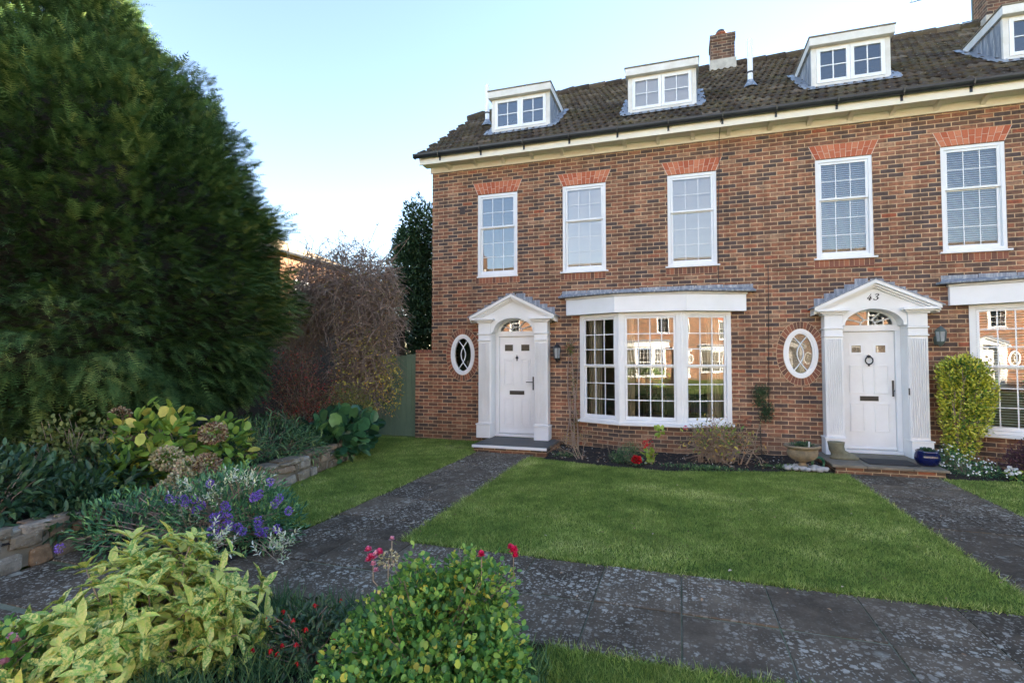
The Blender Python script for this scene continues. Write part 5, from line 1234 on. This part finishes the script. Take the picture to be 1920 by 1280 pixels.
vg = plant('variegated_shrub', (-4.0, -6.0, GZ), 'cream-edged variegated sprigs growing through the purple hebe', 'shrub')
P = []; D = []
for (x, y, n_) in ((350, 925, 6), (400, 930, 7), (440, 905, 6), (460, 900, 5), (480, 905, 4), (385, 945, 5), (520, 1045, 5), (510, 1030, 4), (410, 1010, 5), (420, 1030, 4), (330, 945, 3), (345, 965, 3), (360, 980, 4), (540, 1015, 3)):
    for _ in range(n_):
        c = at_px(x + random.gauss(0, 10), y + random.gauss(0, 8), 4.62 if y < 1000 else 4.1); ax = (Vector((random.gauss(0, .5), random.gauss(0, .5), .9))).normalized()
        for q in range(9):
            t = q / 8; w = q * 2.4; s_ = ax.cross(Vector((math.cos(w), math.sin(w), .2))).normalized(); P.append(c + ax * .10 * t); D.append(s_ + ax * (.4 + t))
leaves('leaves', np.array(P), np.array(D), unit(len(P)) * .3 + [0, 0, 1], .042, .018, 'leaf', M['varieg'], vg)
m = MB(); stems(m, (-4.0, -6.1, GZ), [tuple(P[i * 9]) for i in range(len(P) // 9)], .005, .003, .1, 3); m.build('stems', M['twigpale'], vg)
# aucuba
au = plant('aucuba_bush', (-2.9, -8.05, GZ), 'spreading yellow-speckled laurel with broad pointed leaves at the bottom left', 'shrub')
AB = [(-2.86, -7.98, .06, .46, .44, .42, 1.2), (-3.28, -8.2, -.10, .36, .40, .26, .6), (-2.52, -7.85, -.02, .27, .30, .34, .5), (-2.95, -7.7, .04, .34, .30, .40, .5), (-2.75, -8.3, -.06, .4, .3, .28, .4)]
P, O = blobs(760, AB, .6, .3); P = P[P[:, 2] > -.1]; 
PP = []; DD = []; NN = []
for p in P:                                               # rosettes of leaves at shoot tips
    o_ = Vector((p[0] + 2.95, p[1] + 8.05, p[2] + .35)).normalized()
    a = o_.orthogonal().normalized(); b = o_.cross(a); w0 = random.random() * 6
    for q in range(random.choice((4, 5, 6))):
        w = w0 + q * 2.4; dd = a * math.cos(w) + b * math.sin(w) + o_ * random.uniform(.1, .9) + Vector((random.gauss(0, .25), random.gauss(0, .25), random.uniform(-.45, .1))); PP.append(p); DD.append(dd); NN.append(o_ + Vector((0, 0, .6)))
k = len(PP); leaves('leaves', np.array(PP), np.array(DD), np.array(NN), rng.uniform(.07, .145, k), rng.uniform(.042, .072, k), 'leaf', M['aucuba'], au)
m = MB(); stems(m, (-2.9, -8.05, GZ), [tuple(p) for p in P[:200]], .008, .004, .12, 4); m.build('stems', M['hose'] if False else M['twigpale'], au)
# rose bush
rb = plant('rose_bush', (-1.22, -7.75, GZ), 'rounded green rose bush with a few bright pink blooms in the front bed', 'shrub')
RB = [(-1.24, -7.70, .0, .42, .40, .40, 1.1), (-.98, -7.60, .16, .19, .2, .34, .35), (-1.36, -7.62, .18, .17, .18, .30, .3), (-1.50, -7.85, -.08, .26, .3, .28, .5), (-.98, -7.92, -.06, .30, .34, .28, .5), (-1.25, -8.15, -.08, .40, .3, .24, .5), (-1.12, -7.55, .27, .12, .12, .24, .14), (-.83, -7.78, .06, .14, .14, .26, .14), (-1.62, -7.7, -.02, .13, .13, .24, .14)]
foliage('leaves', RB, 18500, .027, .023, 'round', M['rose'], rb, .75, .5, .9, zmin=GZ, lv=.5)
m = MB(); stems(m, (-1.22, -7.75, GZ), [(p[0], p[1], p[2]) for p in blobs(140, RB, .4)[0] if p[2] > GZ], .006, .002, .15, 4); m.build('stems', M['twigpale'], rb)
def bloom(c, r, mat):
    k = 26; P = []; D = []; N = []
    for i in range(k):
        w = i * 2.4; t = i / k; P.append(Vector(c) + Vector((0, 0, .3 * r * (1 - t)))); D.append((math.cos(w), math.sin(w), 1.3 - 1.4 * t)); N.append((-math.cos(w) * .8, -math.sin(w) * .8, 1))
    leaves('bloom', np.array(P), np.array(D), np.array(N), r * rng.uniform(.7, 1.1, k), r * .8, 'petal', M[mat], rb)
for (x, y, d, r_, mt) in ((963, 1035, 2.72, .030, 'hotpink'), (957, 1028, 2.74, .022, 'hotpink'), (966, 1044, 2.7, .022, 'hotpink'), (903, 1043, 2.68, .024, 'hotpink'), (691, 1033, 2.78, .022, 'pink'), (697, 1048, 2.76, .030, 'pink'), (706, 1041, 2.74, .022, 'palepink'), (712, 1039, 2.74, .024, 'pink'), (690, 1052, 2.75, .020, 'pink'), (705, 1071, 2.72, .018, 'palepink'), (735, 1012, 2.85, .018, 'palepink'), (700, 1060, 2.74, .02, 'palepink')):
    bloom(at_px(x, y, d), r_, mt)
flowerball('seed_cluster', at_px(728, 1046, 2.75), .05, 120, .014, 'mophead', rb)
m = MB()
for (x, y, d) in ((963, 1036, 2.72), (903, 1045, 2.68), (700, 1045, 2.76), (728, 1048, 2.75), (735, 1014, 2.85)):
    p = at_px(x, y, d); m.tube([p, p + Vector((0, 0, -.12)), Vector((-1.22, -7.72, .05))], [.003, .003, .004], 5, False)
m.build('flower_stalks', M['twigpale'], rb)
# fuchsia
fu = plant('fuchsia_plant', (-1.98, -7.72, GZ), 'low dark fuchsia with small hanging crimson flowers left of the rose bush', 'plant')
FB = [(-1.98, -7.68, -.02, .30, .25, .16, 1)]
foliage('leaves', FB, 900, .045, .022, 'leaf', M['evergreen'], fu, .9, .2, 1)
m = MB(); stems(m, (-1.98, -7.7, GZ), [(p[0], p[1], p[2]) for p in blobs(60, FB, .4)[0]], .004, .002, .2, 4); m.build('stems', M['twig'], fu)
for i in range(26):
    p = Vector(blobs(1, FB, .3)[0][0]) + Vector((0, -.03, .02)); k = 9
    leaves('flower', np.tile(p, (k, 1)), np.column_stack([rng.normal(size=k) * .5, rng.normal(size=k) * .5, -np.ones(k)]), unit(k), .028, .010, 'leaf', M['red'], fu)
# pink roses, bottom left
pr = plant('pink_rose_bush', (-3.2, -8.5, GZ), 'small pink-flowered rose at the bottom left corner, below the speckled laurel', 'shrub')
PB = [(-3.20, -8.48, -.02, .28, .22, .24, 1)]
foliage('leaves', PB, 700, .035, .028, 'round', M['rose'], pr, .7, .3)
m = MB(); stems(m, (-3.2, -8.5, GZ), [(p[0], p[1], p[2]) for p in blobs(24, PB, .4)[0]], .004, .002, .2, 4); m.build('stems', M['twig'], pr)
rb_keep = rb; rb = pr
for (x, y, d) in ((30, 1203, 2.55), (8, 1243, 2.5), (22, 1196, 2.56)): bloom(at_px(x, y, d), .024, 'palepink')
rb = rb_keep
# strappy tufts in the front bed
def tufts(name, spots, L, label, mat='euph', per=34):
    P = []; D = []
    for (x, y) in spots:
        for _ in range(per): a = random.uniform(0, 6.28); P.append((x + random.gauss(0, .05), y + random.gauss(0, .05), GZ + .01)); D.append((math.cos(a) * random.uniform(.2, 1), math.sin(a) * random.uniform(.2, 1), 1))
    k = len(P); tag(leaves(name, np.array(P), np.array(D), unit(k), rng.uniform(.5, 1.2, k) * L, .008, 'blade', M[mat], H=rng.uniform(.5, 1.5, k) * L), label, 'ground cover', kind='stuff')
tufts('strappy_leaves', [(random.uniform(-2.7, -1.55), random.uniform(-8.4, -7.2)) for _ in range(90)], .19, 'dark strappy leaves covering the soil between speckled laurel and rose bush')
tufts('strappy_leaves', [(random.uniform(-.95, -.72), random.uniform(-8.3, -7.25)) for _ in range(22)], .13, 'strappy leaves on the soil right of the rose bush')
o = foliage('low_weeds', [(-2.1, -7.8, GZ, .7, .6, .09, 1), (-.9, -7.7, GZ, .2, .6, .06, .2)], 1500, .03, .02, 'flat', M['evergreen'], None, .9, .5, zmin=GZ); tag(o, 'small dark weeds carpeting the front bed', 'ground cover', kind='stuff')

# ---------------- plants and pots along the house
def bare_shrub(loc, label, tips, mat='twigpale', leafs=None, name='hydrangea_shrub', r0=.011, depth=3, n0=10, h=.5, sp=.45, lean=(0, 0, 0), wide=0):
    o = plant(name, loc, label, 'shrub'); m = MB(); ends = []
    for i in range(n0):
        a = random.uniform(0, 6.28); s_ = random.uniform(.1, 1) * sp
        twiggy(m, Vector(loc) + Vector((math.cos(a) * (.05 + wide * random.random()), math.sin(a) * .05, 0)), (math.cos(a) * s_ + lean[0], math.sin(a) * s_ * .6 + lean[1], 1), h * random.uniform(.45, .7), r0 * random.uniform(.6, 1), depth, .5, 0, 4, ends)
    m.build('stems', M[mat], o)
    return o, ends
o, ends = bare_shrub((.62, -1.05, GZ + .02), 'large leafless hydrangea with brown twigs and few leaves between bay and urn', None, depth=3, n0=38, h=.50, sp=.75, wide=.34, r0=.014)
o2 = o
e = np.array([p for p, d in ends]); k = 620; idx = rng.integers(0, len(e), k)
leaves('leaves', e[idx] + rng.normal(size=(k, 3)) * .03, unit(k), unit(k) + [0, 0, .6], rng.uniform(.03, .075, k), rng.uniform(.02, .04, k), 'leaf', M['autumn'], o, rnd=rng.uniform(.2, 1, k))
foliage('green_leaves', [(.55, -1.1, .25, .55, .35, .28, 1)], 130, .075, .045, 'leaf', M['hydr'], o, .8)
m = MB()
for i in range(70):
    a = random.uniform(0, 6.28); b0 = Vector((.62, -1.05, GZ + .03)); e_ = b0 + Vector((math.cos(a) * random.uniform(.1, .6), math.sin(a) * random.uniform(.05, .35), random.uniform(.0, .32)))
    m.tube([b0 + Vector((0, 0, .02)), (b0 + e_) / 2 + Vector((0, 0, .1)), e_], [.006, .004, .002], 3, False)
m.build('dry_grass_tangle', M['twig'], o)
flowerball('faded_flower', (.50, -1.25, .16), .035, 40, .02, 'mopbrown', o); flowerball('faded_flower', (1.02, -1.1, .52), .05, 46, .03, M['copper'], o); flowerball('faded_flower', (.08, -1.1, .40), .03, 40, .02, 'pink', o)
o, ends = bare_shrub((-1.62, -1.42, GZ + .02), 'thin pale leafless shrub leaning left beneath the lantern', None, depth=3, n0=7, h=.42, sp=.35, lean=(-.55, 0, 0), r0=.010)
e = np.array([p for p, d in ends]); e = np.repeat(e, 3, 0) + rng.normal(size=(len(e) * 3, 3)) * .012; leaves('leaves', e, unit(len(e)), unit(len(e)), .022, .013, 'leaf', M['autumn'], o)  # buds near the twig tips, drawn as tiny leaf shapes
o, ends = bare_shrub((-1.12, -1.05, GZ + .02), 'tiny dry seedling shrub against the left of the bay base', None, depth=2, n0=5, h=.26, sp=.5, r0=.005)
o, ends = bare_shrub((-.42, -1.45, GZ + .02), 'small upright leafless hydrangea with yellow-green leaves under the bay window', None, depth=1, n0=8, h=.40, sp=.22, r0=.008)
foliage('leaves', [(-.45, -1.5, -.02, .10, .10, .09, 1), (-.30, -1.45, .36, .07, .07, .04, .5)], 46, .085, .06, 'round', M['hydr'], o, .9, .3, rnd=rng.uniform(.5, .8, 46))
foliage('red_leaves', [(-.50, -1.45, .18, .07, .07, .10, 1)], 26, .055, .035, 'leaf', M['red'], o, .9)
o = plant('green_bush', (-.78, -1.5, GZ + .02), 'small rounded fresh green bush at the foot of the bay', 'plant')
foliage('leaves', [(-.78, -1.5, -.02, .20, .20, .19, 1), (-1.0, -1.45, -.08, .14, .14, .11, .4)], 1500, .038, .010, 'lance', M['euph'], o, .8, .5, .8)
m = MB(); stems(m, (-.78, -1.5, GZ), [(p[0], p[1], p[2]) for p in blobs(24, [(-.78, -1.5, -.02, .16, .16, .16)], .4)[0]], .004, .002, .2, 4); m.build('stems', M['twig'], o)
o = plant('cyclamen_plant', (-.66, -1.72, GZ + .02), 'bright red cyclamen flowers in the bed under the bay', 'flower')
flowerball('flowers', (-.66, -1.72, -.05), .065, 150, .035, 'red', o, squash=.6); flowerball('inner_flowers', (-.66, -1.72, -.04), .03, 110, .03, 'red', o, squash=.8)
foliage('leaves', [(-.66, -1.7, -.11, .10, .10, .05, 1)], 40, .05, .045, 'round', M['bergenia'], o, .8)
# wall climbers
o = plant('climber', (-2.02, -.06, GZ), 'thin bare climber stem on the brick between lantern and bay', 'climber')
m = MB()
for dx, zt_, ph in ((0, 1.95, 0), (.06, 1.3, 1), (-.04, 1.7, 2), (.09, 1.85, 4), (-.08, .9, 5)):
    m.tube([(-2.02 + dx + .05 * math.sin(z_ * 4 + ph), -.03 - .012 * abs(math.sin(z_ * 3)), GZ + (zt_ - GZ) * z_) for z_ in [i / 14 for i in range(15)]], [.019 - .0009 * i for i in range(15)], 5, False)
for i in range(95):
    z_ = random.uniform(.2, 1.9); a = random.choice((-1, 1)); m.tube([(-2.0, -.04, z_), (-2.0 + a * random.uniform(.04, .16), -.05, z_ + random.uniform(.02, .15))], [.004, .002], 3, False)
m.build('stems', M['twig'], o)
foliage('leaves', [(-2.05, -.06, 1.75, .10, .03, .15, 1), (-2.0, -.06, 1.0, .10, .03, .5, .6), (-1.95, -.06, .3, .12, .04, .3, .5)], 260, .035, .025, 'flat', M['olive'], o, .9, 0, 1.5, rnd=rng.uniform(0, .5, 260))
o = plant('climbing_conifer', (1.38, -.12, GZ), 'dark green tufted climber on the wall left of the second oval window', 'climber')
CB = [(1.36, -.10, .95, .14, .07, .14, 1), (1.44, -.10, .60, .12, .07, .18, 1), (1.32, -.09, .78, .10, .05, .10, .4)]
foliage('leaves', CB, 1100, .045, .014, 'leaf', M['evergreen'], o, .9, .2, 1.2)
m = MB(); m.tube([(1.36, -.04, GZ), (1.34, -.05, .4), (1.40, -.05, .7), (1.36, -.05, 1.0)], [.012, .01, .008, .005], 6, False); m.build('stem', M['bark'], o)
# euonymus against the wall
o = plant('euonymus_bush', (4.2, -.32, GZ), 'clipped golden variegated shrub beside the pillar of door 43', 'shrub')
EU = [(4.20, -.30, 1.28, .36, .25, .30, 1), (4.24, -.32, .98, .38, .28, .38, 1.2), (4.20, -.32, .62, .34, .26, .36, .9), (4.16, -.30, .28, .24, .20, .28, .4), (4.12, -.30, .10, .16, .15, .18, .2)]
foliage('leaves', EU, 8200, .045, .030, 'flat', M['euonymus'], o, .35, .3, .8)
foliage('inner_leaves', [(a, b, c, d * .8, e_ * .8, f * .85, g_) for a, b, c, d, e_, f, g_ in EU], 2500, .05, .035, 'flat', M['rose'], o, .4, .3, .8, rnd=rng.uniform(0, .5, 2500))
m = MB(); stems(m, (4.15, -.28, GZ), [(p[0], p[1], p[2]) for p in blobs(60, EU, .7)[0]], .012, .004, .08, 4); m.build('stems', M['twig'], o)
o = plant('daisy_plant', (4.0, -.85, GZ), 'trailing ground plant with tiny white daisies right of the blue pot', 'plant')
DB = [(3.95, -.80, -.08, .30, .28, .22, 1), (4.15, -.90, -.12, .28, .22, .14, .6), (3.85, -.62, .03, .18, .16, .18, .4)]
foliage('leaves', DB, 2600, .035, .010, 'lance', M['hebe'], o, .7, .4, .8, zmin=GZ)
for p_, n_ in zip(*blobs(230, DB, .1, .6)):
    if p_[2] > GZ + .03 and n_[1] < .3:
        u_ = Vector((n_[0] * .5, n_[1] * .5 - .8, n_[2] * .5 + .55)).normalized(); a1 = u_.orthogonal().normalized(); b1 = u_.cross(a1)
        leaves('flower', np.tile(p_ + np.array(u_) * .04, (6, 1)), np.array([tuple(a1 * math.cos(q * 1.047) + b1 * math.sin(q * 1.047) + u_ * .15) for q in range(6)]), np.tile(np.array(u_), (6, 1)), .014, .013, 'flat', M['whitepetal'], o)
m = MB(); stems(m, (4.0, -.82, GZ), [(p[0], p[1], p[2]) for p in blobs(24, DB, .7)[0] if p[2] > GZ], .004, .002, .08, 3); m.build('stems', M['twig'], o)
o = plant('purple_shrub', (4.95, -.72, GZ), 'dark purple-leaved shrub under the right-hand bay window', 'shrub')
PU = [(4.95, -.70, .12, .42, .32, .30, 1), (4.68, -.72, .0, .28, .28, .20, .4), (5.35, -.65, .14, .4, .3, .32, .7), (5.9, -.6, .1, .45, .3, .3, .5)]
foliage('leaves', PU, 5200, .035, .016, 'flat', M['purpleleaf'], o, .6, .4, .9)
m = MB(); stems(m, (4.95, -.7, GZ), [(p[0], p[1], p[2]) for p in blobs(80, PU, .3)[0]], .006, .002, .12, 4); m.build('stems', M['purpleleaf'], o)
o = plant('white_flower', (4.42, -1.02, GZ), 'single pale drooping bloom on a low green plant beside the right lawn', 'flower')
foliage('leaves', [(4.48, -1.0, -.12, .14, .12, .08, 1)], 60, .06, .04, 'round', M['rose'], o, .9, .3)
flowerball('bloom', (4.42, -1.04, -.04), .045, 30, .05, 'whitepetal', o, squash=.5)
o = foliage('bed_weeds', [(.3, -1.62, GZ + .02, .75, .16, .05, 1), (-1.9, -1.2, GZ + .02, .3, .2, .07, .3), (1.5, -1.2, GZ + .02, .4, .15, .05, .4)], 1800, .035, .018, 'flat', M['euph'], None, .9, .4, zmin=GZ); tag(o, 'low green weeds along the front of the house bed', 'ground cover', kind='stuff')
# leaf litter
k = 520; P = np.column_stack([rng.uniform(-2.2, 2.1, k), rng.uniform(-1.75, -.3, k), np.full(k, GZ + .045)]); P = P[inside(P, [(-2.2, -1.45), (-1.27, -1.7), (-.2, -1.8), (.95, -1.48), (2.15, -1.2), (2.15, -.3), (-2.2, -.3)])]; k = len(P)
tag(leaves('leaf_litter', P, unit(k) * [1, 1, .3], unit(k) * .4 + [0, 0, 1], rng.uniform(.02, .055, k), rng.uniform(.015, .035, k), 'leaf', M['litter']), 'dry fallen leaves and pale chips on the soil below the bay', 'leaf litter', kind='stuff')
k = 260; P = np.column_stack([rng.uniform(-5.0, 5, k), rng.uniform(-7, -1.4, k), np.full(k, GZ + .022)])
tag(leaves('fallen_leaves', P, unit(k) * [1, 1, .2], unit(k) * .3 + [0, 0, 1], rng.uniform(.02, .04, k), rng.uniform(.012, .028, k), 'leaf', M['litter'], rnd=rng.uniform(0, .8, k)), 'small brown fallen leaves scattered over lawn and paving', 'leaf litter', kind='stuff')

# urn
u = empty('stone_urn', (1.79, -1.10, GZ)); tag(u, 'wide weathered stone urn on a ring of pale stones', 'urn')
m = MB(); m.lathe([(.12, .02), (.12, .05), (.09, .065), (.05, .09), (.045, .12), (.09, .135), (.155, .165), (.205, .215), (.218, .27), (.207, .31), (.195, .322), (.205, .335), (.245, .345), (.258, .36), (.258, .378), (.24, .388), (.21, .38), (.195, .34), (.17, .31)], (1.79, -1.10, GZ), 40)
m.build('bowl', M['urn'], u, smooth=True)
m = MB(); m.lathe([(.001, .335), (.193, .34), (.193, .35), (.001, .36)], (1.79, -1.10, GZ), 24); m.build('soil', M['soil'], u)
foliage('plants', [(1.79, -1.10, GZ + .375, .17, .17, .05, 1)], 420, .035, .02, 'flat', M['laurel'], u, .9, .5, zmin=GZ + .36)
m = MB(); m.tube([(1.86, -1.2, GZ + .34), (1.865, -1.2, GZ + .45)], .012, 6); m.build('plant_tag', M['whitepetal'], u)
random.seed(5)
for i in range(30):
    a = i * .95; rr = random.uniform(.13, .32); x, yy = 1.80 + rr * math.cos(a), -1.17 + rr * .5 * math.sin(a) - .03; s_ = random.uniform(.028, .048)
    m = MB(); vs = []; n = 8
    pr_ = [(.001, -.5), (.7, -.42), (1, 0), (.75, .42), (.001, .55)]
    for r_, z_ in pr_:
        for j in range(n): w = 2 * math.pi * j / n; f = 1 + .2 * noise.noise(Vector((i * 3.1, math.cos(w) * 2, z_ * 3 + math.sin(w)))); vs.append((x + s_ * 1.3 * r_ * f * math.cos(w + i), yy + s_ * r_ * f * math.sin(w + i), GZ + .05 + s_ * 1.5 * z_))
    m.add(vs, [(p * n + j, p * n + (j + 1) % n, (p + 1) * n + (j + 1) % n, (p + 1) * n + j) for p in range(4) for j in range(n)])
    o = m.build('pebble', M['pebble'], origin=(x, yy, GZ + .03), smooth=True); tag(o, 'pale rounded stone lying at the foot of the urn', 'stone', 'pale stones around the urn')
# hose
m = MB(); pts = []
for i in range(80): t = i / 80 * 2 * math.pi * 3.4; rr = .09 + .012 * math.sin(i); pts.append((2.02 + rr * math.cos(t), -1.02 + .05 * math.cos(t), GZ + .10 + rr * math.sin(t)))
m.tube(pts, .009, 6); o = m.build('garden_hose', M['hose'], origin=(2.02, -1.02, GZ)); tag(o, 'coiled green garden hose between urn and doorstep', 'hose')
# boot planter
b = empty('boot_planter', (2.40, -.62, -.057)); tag(b, 'weathered boot-shaped planter on the left of the doorstep of number 43', 'planter')
bx, by, bz = 2.38, -.66, -.056
secs = [(-.00, .075, .012, .0), (-.0, .085, .02, .0)]
m = MB(); n = 16
def ring_(cx_, cy_, z_, rx, ry): return [(cx_ + rx * math.cos(2 * math.pi * j / n), cy_ + ry * math.sin(2 * math.pi * j / n), z_) for j in range(n)]
vs = []; S_ = [(.09, 0, .0, .20, .078), (.09, 0, .03, .205, .082), (.085, 0, .045, .19, .075), (.065, 0, .075, .165, .070), (.03, 0, .105, .135, .075), (-.01, 0, .14, .115, .085), (-.02, 0, .20, .112, .092), (-.022, 0, .255, .122, .100), (-.022, 0, .27, .126, .104), (-.022, 0, .27, .102, .082), (-.022, 0, .23, .098, .078)]
for (dx, dy, z_, rx, ry) in S_: vs += ring_(bx + dx, by + dy, bz + z_, rx, ry)
m.add(vs, [(i * n + j, i * n + (j + 1) % n, (i + 1) * n + (j + 1) % n, (i + 1) * n + j) for i in range(len(S_) - 1) for j in range(n)] + [tuple(range(n - 1, -1, -1)), tuple(range((len(S_) - 1) * n, len(S_) * n))])
m.build('boot', M['boot'], b, smooth=True)
m = MB(); m.lathe([(.001, 0), (.08, 0), (.08, .004), (.001, .004)], (bx - .022, by, bz + .235), 14); m.build('soil', M['soil'], b)
m = MB()
for i in range(4): m.tube([(bx + .05 + i * .02, by - .05, bz + .14 - i * .018), (bx + .075 + i * .022, by, bz + .155 - i * .016), (bx + .05 + i * .02, by + .05, bz + .14 - i * .018)], .006, 5)
m.build('laces', M['boot'], b)
# blue pot
p = empty('blue_pot', (3.52, -.90, -.059)); tag(p, 'round cobalt blue glazed pot on the right of the doorstep of number 43', 'pot')
m = MB(); m.lathe([(.085, .0), (.125, .02), (.158, .09), (.160, .14), (.142, .205), (.148, .222), (.135, .227), (.122, .20), (.115, .17)], (3.50, -.85, -.058), 36); m.build('pot', M['blueglaze'], p, smooth=True)
m = MB(); m.lathe([(.001, .18), (.116, .18), (.116, .185), (.001, .19)], (3.50, -.85, -.058), 18); m.build('soil', M['soil'], p)
foliage('plants', [(3.50, -.85, .16, .10, .10, .03, 1)], 380, .03, .015, 'flat', M['laurel'], p, .9, .5, zmin=.14)
# mat
m = MB(); m.box(2.70, 3.36, -1.02, -.52, -.0525, -.043); o = m.build('doormat', M['mat'], origin=(3.03, -.77, -.052), bevel=.004); tag(o, 'black rubber doormat on the step of number 43', 'doormat')
# lanterns
def lantern(x, z0, z1, mat, label, glass):
    L = empty('wall_lantern', (x, 0, (z0 + z1) / 2)); tag(L, label, 'wall lantern', 'wall lanterns'); y = -.15; h = z1 - z0
    m = MB(); m.lathe([(.012, 0), (.03, .02), (.05, .05), (.062, .07)], (x, y, z0), 6); m.lathe([(.085, 0), (.075, .025), (.045, .06), (.03, .075), (.012, .085), (.001, .10)], (x, y, z0 + h * .70), 6)
    m.build('lantern_cap', M[mat], L)
    m = MB()
    for j in range(6): w = math.pi / 3 * j; m.tube([(x + .06 * math.cos(w), y + .06 * math.sin(w), z0 + .07), (x + .078 * math.cos(w), y + .078 * math.sin(w), z0 + h * .70)], .006, 4)
    m.build('cage', M[mat], L)
    m = MB(); m.lathe([(.052, .07), (.069, h * .70)], (x, y, z0), 6); m.build('glass', glass, L)
    m = MB(); m.box(x - .04, x + .04, -.016, -.001, z0 + .02, z0 + .16); m.tube([(x, -.01, z0 + .10), (x, -.06, z0 + .03), (x, -.12, z0 - .01), (x, y, z0 + .0)], .010, 6); m.build('bracket', M[mat], L)
    return L
gm = glass_mat('lantern_glass', 1.5, (.8, .85, .85)); 
lg = simple('milky_glass', (.42, .45, .46), (.28, .30, .31), 20, .15, .1)
lantern(-2.30, 1.48, 1.86, 'black', 'black wall lantern between white door and bay window', lg)
lantern(3.99, 1.74, 2.06, 'grey', 'grey-green wall lantern above the golden shrub', lg)
# dining furniture seen dimly through the bay
t = empty('dining_table', (-.2, 1.5, 0)); tag(t, 'wooden dining table dimly seen through the bay window', 'table')
m = MB(); m.box(-.9, .6, 1.1, 1.9, .72, .76); m.build('table_top', M['wood'], t, .005)
for x in (-.85, .5):
    for y in (1.15, 1.80): m = MB(); m.box(x, x + .06, y, y + .06, -.02, .719); m.build('leg', M['wood'], t)
def chair(x, y, label):
    c = empty('dining_chair', (x, y, 0)); tag(c, label, 'chair', 'dining chairs behind the bay window')
    m = MB(); m.box(x - .22, x + .22, y - .21, y + .21, .43, .47); m.build('seat', M['wood'], c, .005)
    m = MB()
    for i in range(5): m.box(x - .20 + i * .09, x - .165 + i * .09, y - .22, y - .20, .471, .94)
    m.box(x - .22, x + .22, y - .225, y - .195, .941, 1.02); m.build('backrest', M['wood'], c)
    for sx in (-.20, .16):
        for sy in (-.19, .15): m = MB(); m.box(x + sx, x + sx + .04, y + sy, y + sy + .04, -.02, .429); m.build('leg', M['wood'], c)
chair(-.45, .85, 'left slatted dining chair seen through the bay window'); chair(.28, .85, 'right slatted dining chair seen through the bay window')
# television aerial
a = empty('television_aerial', (6.50, 4.2, 9.2)); tag(a, 'thin metal television aerial on the ridge by the right-hand chimney', 'aerial')
m = MB(); m.tube([(6.50, 4.2, 9.2), (6.50, 4.2, 10.6)], .018, 6); m.tube([(6.30, 4.2, 9.29), (6.62, 4.2, 9.31)], .012, 5); m.build('mast', M['grey'], a)
m = MB(); m.tube([(5.30, 4.2, 9.98), (6.6, 4.2, 10.10)], .011, 5)
for i in range(11): x = 5.34 + i * .115; m.tube([(x, 4.12, 9.99 + i * .010), (x, 4.28, 9.99 + i * .010)], .006, 4); m.tube([(x, 4.2, 9.98 + i * .010), (x, 4.2, 10.05 + i * .010)], .006, 4)
m.tube([(6.25, 4.2, 9.86), (6.45, 4.2, 10.03)], .01, 5)
m.build('antenna', M['grey'], a)
# hedge across the green
hd = plant('hedge', (0, -24.5, GZ), 'green front hedge across the green, seen only in reflections', 'hedge')
foliage('leaves', [(x, -24.3, .35, 1.4, .6, .75, 1) for x in range(-16, 13, 2) if x % 4], 7000, .14, .09, 'leaf', M['rose'], hd, .4, .2)
m = MB(); [m.tube([(x, -24.3, GZ), (x, -24.3, .6)], .03, 5) for x in range(-16, 13, 2) if x % 4]; m.build('stems', M['bark'], hd)

# ------------------------------------------------------------------ light, sky, camera
SUN_EL, SUN_AZ = R(13.0), R(45)                # azimuth measured from +Y towards +X
wd = bpy.data.worlds.new('World'); sc.world = wd; wd.use_nodes = True
nt = wd.node_tree; bg_ = nt.nodes['Background']; sky = nt.nodes.new('ShaderNodeTexSky'); sky.sky_type = 'NISHITA'; sky.sun_disc = False
sky.sun_elevation = SUN_EL; sky.sun_rotation = SUN_AZ; sky.altitude = 0; sky.air_density = 1.0; sky.dust_density = .0; sky.ozone_density = 1.2
nt.links.new(mixc(nt, 1, sky.outputs[0], (1.0, .925, .98), 'MULTIPLY'), bg_.inputs[0]); bg_.inputs[1].default_value = .058
sl_ = bpy.data.lights.new('sun', 'SUN'); sl_.energy = 5.0; sl_.angle = R(.5); sl_.color = (1, .86, .68)
so = bpy.data.objects.new('sun', sl_); COL.objects.link(so)
sd = Vector((math.sin(SUN_AZ) * math.cos(SUN_EL), math.cos(SUN_AZ) * math.cos(SUN_EL), math.sin(SUN_EL)))
so.rotation_euler = sd.to_track_quat('Z', 'Y').to_euler()
cam = bpy.data.cameras.new('camera'); co = bpy.data.objects.new('camera', cam); COL.objects.link(co)
cam.sensor_width = 36; cam.lens = 976.02 / 1920 * 36; cam.clip_end = 1000; cam.clip_start = .05
co.location = CAM
co.matrix_world = Matrix.Translation(CAM) @ Matrix((RT, UP, -FW)).transposed().to_4x4()
sc.camera = co
sc.view_settings.view_transform = 'Standard'; sc.view_settings.look = 'None'; sc.view_settings.gamma = 1; sc.view_settings.use_curve_mapping = False
sc.view_settings.exposure = 3.56
sc.cycles.use_denoising = True; sc.cycles.use_adaptive_sampling = False; sc.cycles.denoising_prefilter = 'ACCURATE'; sc.cycles.sample_clamp_indirect = 4; sc.cycles.caustics_reflective = False; sc.cycles.caustics_refractive = False; sc.cycles.max_bounces = 8; sc.cycles.transparent_max_bounces = 12; sc.cycles.diffuse_bounces = 3
